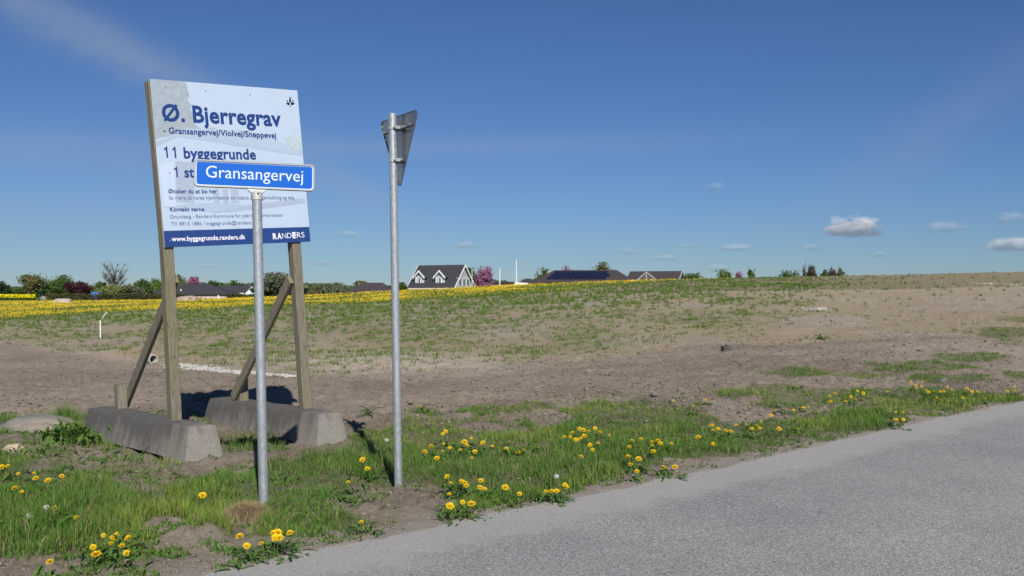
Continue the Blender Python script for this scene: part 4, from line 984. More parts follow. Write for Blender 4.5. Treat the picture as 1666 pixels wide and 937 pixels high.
# dried grass tuft round the street sign pole, mole hill
def tuft():
    c = at_z(406, 850, 0); n = 5200; a = rng.uniform(0, 2 * np.pi, n); r = np.abs(rng.normal(0, .115, n)); x = c.x - .03 + np.cos(a) * r * 1.1; y = c.y + np.sin(a) * r * .8
    z = zfull(x, y); h = rng.uniform(.05, .13, n) * np.exp(-(r / .2) ** 2) + .02
    o = blades('dry_grass_tuft', x, y, z, h, rng.uniform(.002, .004, n), np.array((.26, .20, .12)), np.array((.40, .32, .20)), M_DRY, .95, kind=None, origin=(c.x, c.y, 0))
    tag(o, 'heap of dry straw coloured grass around the foot of the street sign pole', 'dry grass')
tuft()
def rock(name, u, v, w, h, dpt, mat, label, cat, seed=1, group=None, sink=.3):
    from mathutils import noise as mn
    p = hit(u, v); bm = bmesh.new(); bmesh.ops.create_icosphere(bm, subdivisions=4, radius=1)
    for q in bm.verts:
        s = q.co.copy(); n = mn.noise(s * 1.1 + Vector((seed, 0, 0))) * .35 + mn.noise(s * 2.7 + Vector((0, seed, 0))) * .14 + mn.noise(s * 8) * .03
        s *= 1 + n; s = Vector((math.copysign(abs(s.x) ** .8, s.x), math.copysign(abs(s.y) ** .8, s.y), math.copysign(abs(s.z) ** .65, s.z)))
        q.co = (s.x * w / 2, s.y * dpt / 2, s.z * h * .6)
    me = bpy.data.meshes.new(name); bm.to_mesh(me); bm.free(); me.materials.append(mat); me.polygons.foreach_set('use_smooth', [True] * len(me.polygons)); me.set_sharp_from_angle(angle=R(30))
    o = link(name, me, None, (p.x, p.y, p.z + h * (.5 - sink) * .5)); return tag(o, label, cat, group)
M_ROCK = simple('grey_rock', (.235, .22, .19), .9, .25, 3.5, bmp=.02)
M_SLAB = nmat('slate_rock'); _m, _N, _L, _P = M_SLAB
_f = texn(_N, _L, 4, 6, .6); _g2 = texn(_N, _L, 2.0, 4, .6)
_L.new(mix(_N, _L, ramp(_N, _L, _g2, [(.5, (0, 0, 0)), (.62, (.35, .35, .35))]), ramp(_N, _L, _f, [(.3, (.15, .142, .122)), (.7, (.235, .222, .192))]), (.27, .20, .125)), _P.inputs['Base Color']); _P.inputs['Roughness'].default_value = .85; bump(_N, _L, _P, _f, .7, .02)
rock('boulder', 62, 700, .90, .26, .5, _m, 'broad flat grey boulder with rusty stain beside the left concrete block', 'rock', 2)
M_SAND = simple('sandy_rock', (.38, .31, .22), .95, .15, 6, bmp=.02)
rock('sandy_rock', 22, 735, .19, .12, .16, M_SAND, 'small pale sandy rock at the left edge among the weeds', 'rock', 5)
rock('dark_clod', 1182, 571, .24, .20, .2, simple('dark_soil', (.07, .055, .045), .95, .3, 8), 'dark lump of earth on the brown soil right of centre', 'lump of earth', 3)
rock('flint_stone', 1531, 622, .15, .08, .12, simple('flint', (.13, .128, .12), .7, .2, 8), 'grey stone among the dandelions at the right end of the verge', 'rock', 7)
M_GR = simple('heap_gravel', (.42, .37, .31), .95, .2, 2, bmp=.05)
rock('gravel_heap', 101, 493, 2.3, .75, 2.2, M_GR, 'small pale gravel heap in front of the dark hedge at far left', 'gravel heap', 8, sink=.1)
rock('soil_heap', 306, 490, 2.8, .9, 2.6, simple('heap_soil', (.36, .28, .22), .95, .2, 1.5), 'pale soil heap in front of the left bungalow', 'soil heap', 4, sink=.1)
rock('grey_rubble', 72, 488, 1.2, .9, 1.0, M_ROCK, 'small grey rubble pile at the left end of the hedge', 'rubble', 6, sink=.1)

# concrete drain pipe and white vent marker
def drain():
    p = hit(247, 591); D = p.y; c = Vector((p.x, p.y, p.z + .10)); d = Vector((.80, -.60, -.03)).normalized()
    t = thing('drain_pipe', tuple(p), 'round grey concrete drain pipe opening at the foot of the grassy bank', 'pipe')
    up = Vector((0, 0, 1)); a = d.cross(up).normalized(); b = a.cross(d); n = 28; m = MB(); R0, R1 = .130, .098
    e = c + d * .08; s = e - d * .42
    for (q, r) in ((s, R0), (e, R0), (e, R1), (s, R1)): m.v += [tuple(q + (a * math.cos(2 * math.pi * j / n) + b * math.sin(2 * math.pi * j / n)) * r) for j in range(n)]
    for i in range(3): m.f += [(i * n + j, i * n + (j + 1) % n, (i + 1) * n + (j + 1) % n, (i + 1) * n + j) for j in range(n)]
    m.build('pipe_wall', simple('pipe_concrete', (.40, .39, .35), .8, .12, 5), t, smooth=True)
    MB().tube([s + d * .02, s + d * .05], R1 * 1.01, n).build('pipe_dark', simple('pipe_shade', (.03, .026, .02), .95, .2, 5), t)  # near-black plug closing the bore, the pipe's inner shade put into its colour
    p2 = hit(163.5, 551); k = p2.y / F
    m = MB(); q1 = ray(163.3, 521, p2.y); q2 = ray(173.5, 508.5, p2.y - .15); m.tube([p2 - Vector((0, 0, .1)), p2.lerp(q1, .5), q1, q1.lerp(q2, .5), q2], .025, 10)
    o = m.build('marker_pipe', simple('white_plastic', (.72, .71, .66), .45, .08, 5), None, smooth=True)
    tag(o, 'thin white plastic pipe bent over at the top, standing in the bare field at left', 'pipe')
drain()

# ------------------------------------------------------------------ trees far off
M_BARK = simple('bark', (.10, .085, .065), .9, .3, 3)
LEAFC = {'green': ((.065, .115, .03), (.12, .19, .045)), 'dark': ((.035, .065, .025), (.065, .11, .038)), 'olive': ((.13, .13, .05), (.20, .19, .08)), 'light': ((.17, .20, .06), (.26, .29, .11)),
         'copper': ((.055, .02, .030), (.09, .03, .045)), 'pink': ((.30, .11, .21), (.46, .22, .33)), 'grey': ((.12, .14, .08), (.19, .21, .12)), 'bright': ((.10, .17, .03), (.17, .26, .05)), 'brown': ((.09, .07, .045), (.13, .10, .065))}
def tree(name, u, vtop, w_px, D, kind, label, cat='tree', vbase=None, n=None, trunk=True, shape='round', group=None, dens=1.0):
    x = (u - CX) * D / F; zg = float(zbase(x, D)); zt = EYE + (HV - vtop) * D / F; H = zt - zg; Wd = w_px * D / F
    t = thing(name, (x, D, zg), label, cat, group)
    cz0 = .12 * H if shape == 'bush' else (.22 * H if shape != 'bare' else .3 * H); rs = np.random.default_rng(int(u * 13 + vtop))
    # trunk and limbs
    m = MB(); tr_ = max(.06, min(.28, H * .03)); m.tube([(0, 0, -.2), (0, 0, H * .35), (Wd * .02, 0, H * .75)], [tr_ * 1.2, tr_, tr_ * .35], 7)
    nl = 26 if shape == 'bare' else 7
    for i in range(nl):
        a = rs.uniform(0, 6.28); z0 = H * rs.uniform(.22, .6); r = Wd / 2 * rs.uniform(.5, .95); z1 = min(H * .97, z0 + H * rs.uniform(.2, .45))
        p1 = Vector((math.cos(a) * r * .45, math.sin(a) * r * .45, z0 + (z1 - z0) * .4)); p2 = Vector((math.cos(a) * r, math.sin(a) * r, z1))
        m.tube([(0, 0, z0), p1, p2], [tr_ * .5, tr_ * .3, tr_ * .08], 5)
        if shape == 'bare':
            for q in range(14):
                s = p1.lerp(p2, rs.uniform(0, 1)); dd = Vector((rs.normal(), rs.normal(), abs(rs.normal()) + .6)).normalized() * rs.uniform(.5, 1.3) * H * .14
                m.tube([s, s + dd * .5, s + dd + Vector((0, 0, .1))], [.035, .025, .01], 3, False)
    tk = m.build('trunk', M_BARK, t, world=False)
    if shape == 'bare' and kind is None: return t
    # crown: clumps of small leaf faces
    n = n or int(2600 * dens); nc = min(max(9, int(Wd * H * .8)), 40)
    cc = []
    for i in range(nc):
        while True:
            q = rs.uniform(-1, 1, 3)
            if shape == 'cone':
                if math.hypot(q[0], q[1]) < (1 - q[2]) / 2 * 1.1: break
            elif (q ** 2).sum() < 1: break
        cc.append(q)
    cc = np.array(cc); csz = rs.uniform(.22, .46, nc); idx = rs.integers(0, nc, n); P = cc[idx] * .82 + rs.normal(0, 1, (n, 3)) * csz[idx][:, None] * .62
    wv = 1 if shape == 'cone' else 1
    P[:, 0] *= Wd / 2 * 1.05; P[:, 1] *= Wd / 2; P[:, 2] = cz0 + (P[:, 2] * .5 + .5) * (H - cz0); P[:, 2] = np.clip(P[:, 2], .1, H * 1.04)
    s = rs.uniform(.10, .24, n) * (1.0 if H > 3 else .8) * (D / 195); A = rs.normal(0, 1, (n, 3)); A /= np.linalg.norm(A, axis=1)[:, None]; Bv = np.cross(A, rs.normal(0, 1, (n, 3))); Bv /= np.linalg.norm(Bv, axis=1)[:, None]
    V = np.stack([P + A * s[:, None], P + Bv * s[:, None] * .8, P - A * s[:, None], P - Bv * s[:, None] * .8], 1).reshape(-1, 3)
    c0, c1 = LEAFC[kind]; k = (rs.uniform(0, 1, nc)[idx] * .6 + rs.uniform(0, 1, n) * .4); c = np.repeat(lerp(np.array(c0), np.array(c1), k), 4, 0)
    o = link('crown', mesh_np('crown', V, np.arange(n)[:, None] * 4 + np.arange(4)[None], M_LEAF, False, c), t); return t
G1 = 'trees and bushes behind the meadow'
TR = [
 ('bush', 3, 459, 26, 205, 'dark', 'dark green bush at the very left edge of the treeline', 'bush', 'bush', 1),
 ('bush', 33, 466, 44, 210, 'green', 'low green bushes left of the tall olive tree', 'bush', 'bush', 1),
 ('olive_tree', 53, 443, 37, 200, 'olive', 'tall olive brown tree at left above the strip of rape', 'tree', 'round', 1.3),
 ('bush', 78, 456, 16, 206, 'dark', 'narrow dark bush between the olive brown tree and the broad green one', 'bush', 'bush', 1),
 ('green_tree', 98, 449, 46, 203, 'green', 'broad green tree left of the purple shrub', 'tree', 'bush', 1.5),
 ('copper_shrub', 131, 456, 40, 200, 'copper', 'dark purple leaved shrub above the left end of the hedge', 'shrub', 'bush', 1.6),
 ('bush', 159, 457, 26, 203, 'green', 'green bush between the purple shrub and the bare tree', 'bush', 'bush', 1),
 ('pale_shrub', 181, 464, 46, 199, 'light', 'pale green shrub in front of the bare tree', 'shrub', 'bush', 1),
 ('bush', 212, 462, 36, 201, 'grey', 'grey green bush right of the bare tree', 'bush', 'bush', 1),
 ('green_tree', 231, 455, 28, 204, 'green', 'green tree at the left end of the first dark bungalow roof', 'tree', 'bush', 1.2),
 ('green_tree', 254, 453, 34, 208, 'bright', 'fresh green tree just left of the thick billboard post', 'tree', 'bush', 1.2),
 ('green_tree', 291, 448, 24, 225, 'light', 'yellow green tree peeping out right of the left billboard post', 'tree', 'round', 1),
 ('pink_tree', 315, 452, 15, 228, 'pink', 'small pink blossoming tree behind the left bungalow ridge', 'tree', 'round', .8),
 ('green_tree', 347, 453, 20, 226, 'green', 'green tree behind the right end of the left bungalow roof', 'tree', 'round', .8),
 ('bush', 376, 457, 32, 230, 'green', 'rounded green tree top behind the second dark roof', 'tree', 'bush', 1),
 ('willow_tree', 452, 441, 42, 196, 'grey', 'tall loose grey green tree between the sign pole and the right billboard post', 'tree', 'round', 1.3),
 ('cypress', 441, 446, 7, 200, 'brown', 'thin brown cypress right beside the street sign pole', 'tree', 'cone', .5),
 ('bush', 425, 462, 30, 199, 'green', 'green bush behind the street sign pole', 'bush', 'bush', .9),
 ('bush', 520, 463, 30, 202, 'olive', 'olive bush just right of the right billboard post', 'bush', 'bush', .9),
 ('bush', 545, 460, 38, 200, 'grey', 'grey green bushes left of the low brown hip roof', 'bush', 'bush', 1),
 ('bush', 588, 457, 26, 226, 'olive', 'bush top showing behind the low brown hip roof', 'bush', 'bush', .7),
 ('bush', 652, 461, 20, 205, 'green', 'small green bush between the tall pole and the white dormer house', 'bush', 'bush', .8),
 ('green_tree', 764, 438, 18, 235, 'green', 'green tree right behind the gable of the dormer house', 'tree', 'round', .9),
 ('cypress', 773, 437, 9, 222, 'dark', 'left dark cypress between the dormer house and the pink tree', 'tree', 'cone', .7),
 ('cypress', 783, 435, 9, 224, 'dark', 'right dark cypress partly behind the pink tree', 'tree', 'cone', .7),
 ('cherry_tree', 788, 436, 32, 204, 'pink', 'large pink cherry tree in blossom right of the dormer house', 'tree', 'bush', 1.6),
 ('green_tree', 884, 437, 24, 232, 'green', 'green tree at the left end of the solar roof', 'tree', 'round', .8),
 ('pink_tree', 923, 430, 17, 235, 'pink', 'tall pink blossom behind the solar roof', 'tree', 'round', .8),
 ('pink_tree', 943, 435, 20, 236, 'pink', 'low pink blossom behind the solar roof, right of the tall one', 'tree', 'round', .7),
 ('green_tree', 979, 429, 30, 235, 'olive', 'rounded olive tree above the middle of the solar roof', 'tree', 'round', 1.2),
 ('bush', 1126, 445, 30, 190, 'green', 'bush on the crest just right of the gabled roof', 'bush', 'bush', .9),
 ('bush', 1180, 440, 30, 190, 'bright', 'green bush on the crest left of the small pink one', 'bush', 'bush', .45),
 ('pink_bush', 1201, 444, 15, 192, 'pink', 'small pink bush on the right part of the crest', 'bush', 'bush', .6),
 ('green_tree', 1225, 435, 13, 190, 'bright', 'slim fresh green tree on the crest right of the pink bush', 'tree', 'round', .4),
 ('conifer', 1308, 423, 9, 188, 'grey', 'thin sparse conifer on the right part of the crest', 'tree', 'cone', .25),
 ('conifer', 1322, 420, 17, 188, 'brown', 'brownish conifer, tallest tree on the right part of the crest', 'tree', 'cone', .9),
 ('bush', 1285, 441, 38, 186, 'green', 'low green bushes left below the brownish conifer', 'bush', 'bush', .4),
 ('bush', 1342, 441, 14, 188, 'green', 'low bush between the brownish conifer and the two brown shrubs', 'bush', 'bush', .5),
 ('bush', 1354, 434, 14, 188, 'brown', 'left brown shrub right of the brownish conifer', 'bush', 'bush', .8),
 ('bush', 1368, 435, 14, 190, 'grey', 'right grey green shrub, last one on the crest', 'bush', 'bush', .8),
]
for nm, u, vt, w, D, k, lab, cat, sh, de in TR: tree(nm, u, vt, w, D, k, lab, cat, shape=sh, dens=de)
tree('bare_tree', 187, 428, 52, 202, None, 'tall bare grey branched tree standing above the hedge at left', 'tree', shape='bare')
# far woodland closing the view between the houses
def far_wood():
    n = 30000; u = rng.uniform(-150, 1100, n); y = rng.uniform(300, 340, n); x = (u - CX) * y / F
    top = EYE + (HV - tab(u, (-150, 470), (0, 470), (400, 466), (640, 466), (900, 460), (1100, 458))) * y / F + (fbm(x * .12, y * 0, 300, 4) - .5) * 4
    z = rng.uniform(0, 1, n) ** .7 * top; P = np.stack([x, y, z], -1); A = rng.normal(0, 1, (n, 3)); A /= np.linalg.norm(A, axis=1)[:, None]; B = np.cross(A, rng.normal(0, 1, (n, 3))); B /= np.linalg.norm(B, axis=1)[:, None]; s = .8
    V = np.stack([P + A * s, P + B * s, P - A * s, P - B * s], 1).reshape(-1, 3)
    c = np.repeat(lerp(np.array((.09, .125, .055)), np.array((.14, .18, .08)), rng.uniform(0, 1, n)), 4, 0)
    tag(link('far_wood', mesh_np('far_wood', V, np.arange(n)[:, None] * 4 + np.arange(4)[None], M_LEAF, False, c)), kind='stuff')
far_wood()
def hedge(u0, u1, vt, D0, D1, label, dep=1.6, cols=('olive', 'dark')):
    a = Vector(((u0 - CX) * D0 / F, D0, 0)); b = Vector(((u1 - CX) * D1 / F, D1, 0)); L_ = (b - a).length; n = int(L_ * 260)
    t = rng.uniform(0, 1, n); H = EYE + (HV - vt) * D0 / F - .2
    z = rng.uniform(0, 1, n) ** .8 * H; w = rng.uniform(-dep / 2, dep / 2, n); d = (b - a) / L_
    P = np.stack([a.x + d.x * L_ * t - d.y * w, a.y + d.y * L_ * t + d.x * w, z + .2 + (fbm(t * L_ * .6, 0 * t, 310, 3) - .5) * .3 * (z / H)], -1)
    A = rng.normal(0, 1, (n, 3)); A /= np.linalg.norm(A, axis=1)[:, None]; B = np.cross(A, rng.normal(0, 1, (n, 3))); B /= np.linalg.norm(B, axis=1)[:, None]
    V = np.stack([P + A * .13, P + B * .11, P - A * .13, P - B * .11], 1).reshape(-1, 3) - np.array((a.x, a.y, 0))
    c = np.repeat(lerp(np.array((.075, .078, .03)), np.array((.12, .125, .045)), rng.uniform(0, 1, n)), 4, 0)
    tag(link('hedge', mesh_np('hedge', V, np.arange(n)[:, None] * 4 + np.arange(4)[None], M_LEAF, False, c), None, (a.x, a.y, 0)), label, 'hedge')
hedge(76, 292, 477.5, 192, 190, 'long clipped dark olive hedge behind the meadow at left')
hedge(374, 428, 478.5, 192, 192, 'short dark green hedge in front of the second dark roof')
# strip of rape in flower
def rape():
    n = 16000; u = rng.uniform(-80, 57, n); y = rng.uniform(186, 196, n); x = (u - CX) * y / F; z = .15 + rng.uniform(0, 1, n) ** .5 * 1.05
    P = np.stack([x, y, z], -1); A = rng.normal(0, 1, (n, 3)); A /= np.linalg.norm(A, axis=1)[:, None]; B = np.cross(A, rng.normal(0, 1, (n, 3))); B /= np.linalg.norm(B, axis=1)[:, None]
    V = np.stack([P + A * .12, P + B * .12, P - A * .12, P - B * .12], 1).reshape(-1, 3)
    c = np.where((z > .62)[:, None], np.array((.75, .68, .015)), np.array((.10, .16, .03))); c = np.repeat(c, 4, 0)
    tag(link('rape_field', mesh_np('rape_field', V, np.arange(n)[:, None] * 4 + np.arange(4)[None], M_YEL, False, c)), kind='stuff')
rape()

# ------------------------------------------------------------------ houses
M_ROOF = simple('dark_roof_tiles', (.042, .042, .047), .75, .2, 2.5); M_ROOFB = simple('brown_roof_tiles', (.052, .043, .042), .8, .2, 2.5)
M_BRICK = simple('pink_brick', (.42, .25, .19), .9, .15, 3); M_DBRICK = simple('dark_brick', (.12, .09, .075), .9, .2, 3); M_CLAD = simple('grey_green_cladding', (.36, .40, .38), .7, .06, 3)
M_WTRIM = simple('white_trim', (.80, .81, .82), .5, .03, 3); M_GLASS = simple('window_glass', (.10, .14, .17), .12, .1, 1.5, spec=.8); M_SOLAR = simple('solar_glass', (.010, .014, .036), .3, .15, 2, spec=.35)
def house(name, u, v, D, yaw, label, group='houses behind the meadow'):
    """origin: the front left lower eave corner at pixel u, v; x runs along the ridge, y to the back"""
    p = ray(u, v, D); t = thing(name, tuple(p), label, 'house', group, R(yaw)); return t
def hip_roof(t, L_, W_, H_, h1, h2, mat, ov=.4, name='roof'):
    m = MB(); v = [(-ov, -ov, 0), (L_ + ov, -ov, 0), (L_ + ov, W_ + ov, 0), (-ov, W_ + ov, 0), (h1, W_ / 2, H_), (L_ - h2, W_ / 2, H_)]
    m.add(v + [(a, b, c - .18) for a, b, c in v[:4]], [(0, 1, 5, 4), (1, 2, 5), (2, 3, 4, 5), (3, 0, 4), (6, 7, 1, 0), (7, 8, 2, 1), (8, 9, 3, 2), (9, 6, 0, 3), (9, 8, 7, 6)])
    return m.build(name, mat, t, world=False)
def wbox(t, name, mat, *a, par=None): return MB().box(*a).build(name, mat, par or t, world=False)
def window(t, x, z, w, h, y=-.02, axis='x'):
    m = MB(); 
    if axis == 'x': f = wbox(t, 'window', M_WTRIM, x, x + w, y - .06, y + .02, z, z + h); g = MB().box(x + .1, x + w - .1, y - .075, y - .05, z + .1, z + h - .1)
    else: f = wbox(t, 'window', M_WTRIM, y - .02, y + .06, x, x + w, z, z + h); g = MB().box(y + .05, y + .075, x + .1, x + w - .1, z + .1, z + h - .1)
    g.build('pane', M_GLASS, f, world=False); return f
# left bungalow
D = 205; k = D / F
t = house('bungalow', 227, 478, D, 0, 'long low bungalow with dark hip roof and pinkish brick walls behind the left post')
Lh = 142 * k; hip_roof(t, Lh, 9, 16.5 * k, 60 * k, 40 * k, M_ROOF)
wbox(t, 'wall', M_BRICK, 0, Lh, 0, 9, -3.2, -.18)
for x in (75, 88, 103, 112, 122, 130): window(t, x * k, -1.9, 1.0 if x != 88 else 1.3, 1.25, y=-.02)
wbox(t, 'door', M_GLASS, 84 * k, 84 * k + .9, -.08, .01, -2.6, -.5); wbox(t, 'downpipe', M_WTRIM, 127.5 * k, 127.5 * k + .3, -.25, -.1, -2.6, -.2)
wbox(t, 'vent_pipe', M_WTRIM, 64 * k, 64 * k + .18, 1.0, 1.2, -.2, 1.0)
t = house('gabled_house', 352, 477, 218, 0, 'low house with dark roof and white gable left of the street sign pole'); k = 218 / F
m = MB(); Lh = 58 * k; m.add([(0, -.3, 0), (Lh, -.3, 0), (Lh, 4, 12.5 * k), (0, 4, 12.5 * k), (0, 8.3, 0), (Lh, 8.3, 0)], [(0, 1, 2, 3), (3, 2, 5, 4), (0, 3, 4), (1, 5, 2), (0, 4, 5, 1)]); m.build('roof', M_ROOF, t, world=False)
wbox(t, 'wall', M_DBRICK, .1, Lh - .1, 0, 8, -3, -.02); wbox(t, 'fascia', M_WTRIM, 0, Lh - 1.6, -.4, -.31, -.16, .04)
m = MB(); g0 = Lh - 1.2; m.prism([(g0, -1.2, -.1), (g0 + 2.6, -1.2, -.1), (g0 + 1.3, -1.2, 1.45)], (0, 1.6, 0)); m.build('gable', M_WTRIM, t, world=False); wbox(t, 'porch_wall', M_WTRIM, g0 + .1, g0 + 2.5, -1.1, -.05, -3, -.11)
t = house('bungalow', 502, 475.5, 215, 0, 'low dark roofed house just right of the right billboard post'); k = 215 / F
hip_roof(t, 40 * k, 8, 11 * k, 3, 3, M_ROOF); wbox(t, 'wall', M_DBRICK, 0, 40 * k, 0, 8, -3, -.18)
t = house('bungalow', 566, 475.5, 210, 0, 'low house with brownish hip roof left of the tall metal pole'); k = 210 / F
hip_roof(t, 72 * k, 9, 16 * k, 21 * k, 20 * k, M_ROOFB); wbox(t, 'wall', M_DBRICK, 0, 72 * k, 0, 9, -3, -.18)
# dormer house
def dormer_house():
    D = 205; yaw = -30; W_ = 8.0; Lh = 11.4; H_ = 4.65
    c = Vector((math.cos(R(yaw)), math.sin(R(yaw)), 0)); rf = ray(738, 466.5, D); p = rf - c * Lh
    t = thing('dormer_house', (p.x, p.y, rf.z), 'white trimmed house with steep dark roof and two gabled dormers', 'house', 'houses behind the meadow', R(yaw))
    m = MB(); a = .28
    m.add([(-.3, -a, -a), (Lh + .3, -a, -a), (Lh + .3, W_ / 2, H_), (-.3, W_ / 2, H_), (Lh + .3, W_ + a, -a), (-.3, W_ + a, -a)] + [(-.3, -a + .35, -a), (Lh + .3, -a + .35, -a), (Lh + .3, W_ / 2, H_ - .3), (-.3, W_ / 2, H_ - .3), (Lh + .3, W_ + a - .35, -a), (-.3, W_ + a - .35, -a)],
          [(0, 1, 2, 3), (3, 2, 4, 5), (7, 6, 9, 8), (8, 9, 11, 10), (0, 6, 7, 1), (4, 10, 11, 5), (1, 7, 8, 2), (2, 8, 10, 4), (0, 3, 9, 6), (3, 5, 11, 9)]); rf_ = m.build('roof', M_ROOF, t, world=False)
    wl_ = wbox(t, 'wall', M_CLAD, .1, Lh - .1, .35, W_ - .35, -2.8, -.05)
    MB().prism([(.1, .35, -.05), (.1, W_ - .35, -.05), (.1, W_ / 2, H_ - .45)], (Lh - .2, 0, 0)).build('gable', M_CLAD, t, world=False)
    for s in (0, 1):
        y0, y1 = (-a - .05, W_ / 2) if s == 0 else (W_ + a + .05, W_ / 2)
        MB().prism([(Lh + .3, y0, -a - .05), (Lh + .3, y1, H_ + .05), (Lh + .3, y1, H_ - .38), (Lh + .3, y0 + (.4 if s == 0 else -.4), -a - .05)], (.1, 0, 0)).build('barge_board', M_WTRIM, t, world=False)
        MB().prism([(-.3, y0, -a - .05), (-.3, y1, H_ + .05), (-.3, y1, H_ - .38), (-.3, y0 + (.4 if s == 0 else -.4), -a - .05)], (-.1, 0, 0)).build('barge_board', M_WTRIM, t, world=False)
    wbox(t, 'gutter', M_WTRIM, -.3, Lh + .3, -a - .14, -a - .01, -a - .16, -a)
    for i, y in enumerate((W_ / 2 - 2.0, W_ / 2 - .45, W_ / 2 + 1.0)): window(t, y, .15, 1.0, 1.5, y=Lh - .1, axis='y')
    MB().box(Lh - .1, Lh + .03, W_ / 2 - 2.9, W_ / 2 + 2.9, 1.75, 1.85).build('trim_board', M_WTRIM, t, world=False)
    for cx, dz in ((2.35, .55), (7.55, .55)):
        y0 = .75; w = 2.0; z0, z1 = dz, dz + 1.55; f = MB()
        d = wbox(t, 'dormer', M_CLAD, cx - w / 2, cx + w / 2, y0, 3.2, z0, z1)
        MB().prism([(cx - w / 2, y0 + .02, z1), (cx + w / 2, y0 + .02, z1), (cx, y0 + .02, z1 + 1.05)], (0, 2.6, 0)).build('dormer_gable', M_CLAD, d, world=False)
        o = .42
        m = MB()
        for s in (-1, 1): m.prism([(cx + s * (w / 2 + o), y0 - .35, z1 - .28), (cx, y0 - .35, z1 + 1.18), (cx, y0 - .35, z1 + 1.36), (cx + s * (w / 2 + o + .12), y0 - .35, z1 - .16)], (0, 3.4, 0))
        m.build('dormer_roof', M_ROOF, d, world=False)
        m = MB()
        for s in (-1, 1): m.prism([(cx + s * (w / 2 + o + .02), y0 - .44, z1 - .42), (cx, y0 - .44, z1 + 1.02), (cx, y0 - .44, z1 + 1.42), (cx + s * (w / 2 + o + .16), y0 - .44, z1 - .12)], (0, .085, 0))
        m.build('dormer_barge', M_WTRIM, d, world=False)
        for s in (-1, 1): wbox(t, 'corner_board', M_WTRIM, cx + s * (w / 2 - .05) - .13, cx + s * (w / 2 - .05) + .13, y0 - .06, y0 + .12, z0, z1, par=d)
        fr = wbox(t, 'window', M_WTRIM, cx - .48, cx + .48, y0 - .08, y0 - .01, z0 + .08, z1 - .05, par=d)
dormer_house()
for cx, dz in ((2.35, .55), (7.55, .55)):      # dark panes of the dormer windows
    t = bpy.data.objects['dormer_house']; MB().box(cx - .22, cx + .22, .64, .665, dz + .3, dz + 1.35).build('dormer_pane', M_GLASS, t, world=False)
# long bungalow with solar panels
def solar_house():
    D = 205; k = D / F; yaw = -12; t = house('solar_bungalow', 868, 459, D + 3, yaw, 'long low house with dark hip roof covered in blue black solar panels')
    Lh = 160 * k; W_ = 11; H_ = 2.6; l0, l1 = 3.4, 3.5; hip_roof(t, Lh, W_, H_, l0, l1, M_ROOFB); wbox(t, 'wall', M_DBRICK, 0, Lh, 0, W_, -3.2, -.18)
    n = Vector((0, -H_, W_ / 2 + .4)).normalized(); sl = Vector((0, W_ / 2 + .4, H_)); up = sl / sl.length; o0 = Vector((0, -.4, 0)) + n * .06
    x0, x1 = 2.6, Lh - 4.0; cols = 12; wcol = (x1 - x0) / cols
    for r in range(3):
        sh = r * 1.0
        for c in range(cols):
            a = x0 + c * wcol + (sh * .55 if True else 0); u0 = 1.35 + r * 1.45
            q = [o0 + Vector((a + .04, 0, 0)) + up * u0, o0 + Vector((a + wcol - .04, 0, 0)) + up * u0, o0 + Vector((a + wcol - .04, 0, 0)) + up * (u0 + 1.4), o0 + Vector((a + .04, 0, 0)) + up * (u0 + 1.4)]
            if a + wcol > Lh - l1 - .6: continue
            MB().prism(q, n * .05).build('solar_panel', M_SOLAR, t, world=False)
solar_house()
t = house('gabled_house', 1018, 457.0, 214, -20, 'dark roofed house with a white framed front gable at the right end of the village'); k = 214 / F
Lh = 86 * k; m = MB(); m.add([(0, -.4, 0), (Lh, -.4, 0), (Lh, 4.2, 2.15), (0, 4.2, 2.15), (0, 8.8, 0), (Lh, 8.8, 0)], [(0, 1, 2, 3), (3, 2, 5, 4), (0, 3, 4), (1, 5, 2), (0, 4, 5, 1)]); m.build('roof', M_ROOFB, t, world=False)
wbox(t, 'wall', M_DBRICK, .1, Lh - .1, 0, 8.4, -3, -.02)
for s in (0, 1): MB().prism([(Lh + .02, -.5 if s == 0 else 8.9, -.1), (Lh + .02, 4.2, 2.25), (Lh + .02, 4.2, 1.95), (Lh + .02, 0 if s == 0 else 8.4, -.2)], (.12, 0, 0)).build('barge_board', M_CLAD, t, world=False)
gx = 36 * k; m = MB(); m.prism([(gx - 2.2, -1.0, .0), (gx + 2.2, -1.0, 0), (gx, -1.0, 1.75)], (0, 3.2, 0)); m.build('front_gable', M_DBRICK, t, world=False)
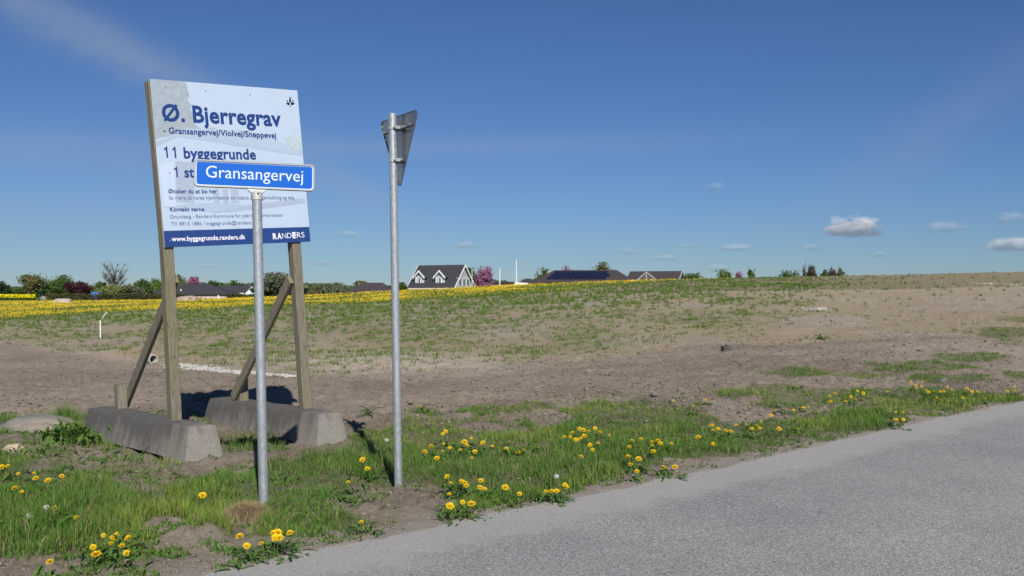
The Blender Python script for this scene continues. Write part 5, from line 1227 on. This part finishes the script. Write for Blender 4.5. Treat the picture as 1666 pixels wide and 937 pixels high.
for s in (-1, 1): MB().prism([(gx + s * 2.5, -1.12, -.1), (gx, -1.12, 1.98), (gx, -1.12, 1.7), (gx + s * 2.15, -1.12, -.1)], (0, .1, 0)).build('gable_trim', M_CLAD, t, world=False)
wbox(t, 'gable_trim', M_CLAD, gx - .1, gx + .1, -1.12, -1.02, 0, 1.5)
t = house('garden_shed', 846, 459.5, 212, 0, 'small dark low roof at the left end of the solar roof house', None); k = 212 / F
hip_roof(t, 26 * k, 4, 6.5 * k, 1.2, 1.2, M_ROOF, .2); wbox(t, 'wall', M_DBRICK, 0, 26 * k, 0, 4, -2.6, -.18)
t = house('garden_shed', 795, 460, 214, 0, 'flat dark carport right of the pink cherry tree', None); k = 214 / F
wbox(t, 'roof', M_ROOF, 0, 44 * k, 0, 5, -.1, .25); wbox(t, 'wall', M_DBRICK, .2, 44 * k - .2, .3, 4.8, -2.6, -.1)
p = ray(836, 461, 200); o = MB().prism([(p.x, p.y, p.z - 1), (p.x + 3.0, p.y, p.z - 1), (p.x + 2.9, p.y, p.z + .05), (p.x + .2, p.y, p.z + .26)], (0, .3, 0)).build('garden_wall', M_WTRIM); tag(o, 'low white garden wall at the feet of the flagpoles', 'wall')
for u, vt, vb, lab in ((840, 423, 462, 'taller white flagpole right of the pink cherry tree'), (813, 438, 460, 'shorter white flagpole right of the pink cherry tree'), (768, 440, 468, 'thin white flagpole against the gable corner of the dormer house')):
    D = 203; b = ray(u, vb + 12, D); q = ray(u, vt, D); t = thing('flagpole', tuple(b), lab, 'flagpole', 'flagpoles of the village')
    MB().tube([b, b.lerp(q, .5), q], [.115, .10, .08] if u != 768 else [.07, .06, .05], 8).build('pole', M_WTRIM, t, smooth=True); MB().tube([q, q + Vector((0, 0, .15))], [.1, .06], 8).build('finial', M_WTRIM, t)
p = ray(153, 478, 191); o = MB().prism([(p.x - .8, p.y, p.z - 1), (p.x + .9, p.y, p.z - 1), (p.x + .6, p.y, p.z + .25), (p.x - .5, p.y, p.z + .35)], (0, 1.5, 0)).build('blue_tent', simple('blue_tarp', (.06, .16, .45), .6, .1, 3), None, bevel=.05); tag(o, 'small blue play tent above the hedge by the purple shrub', 'tent')
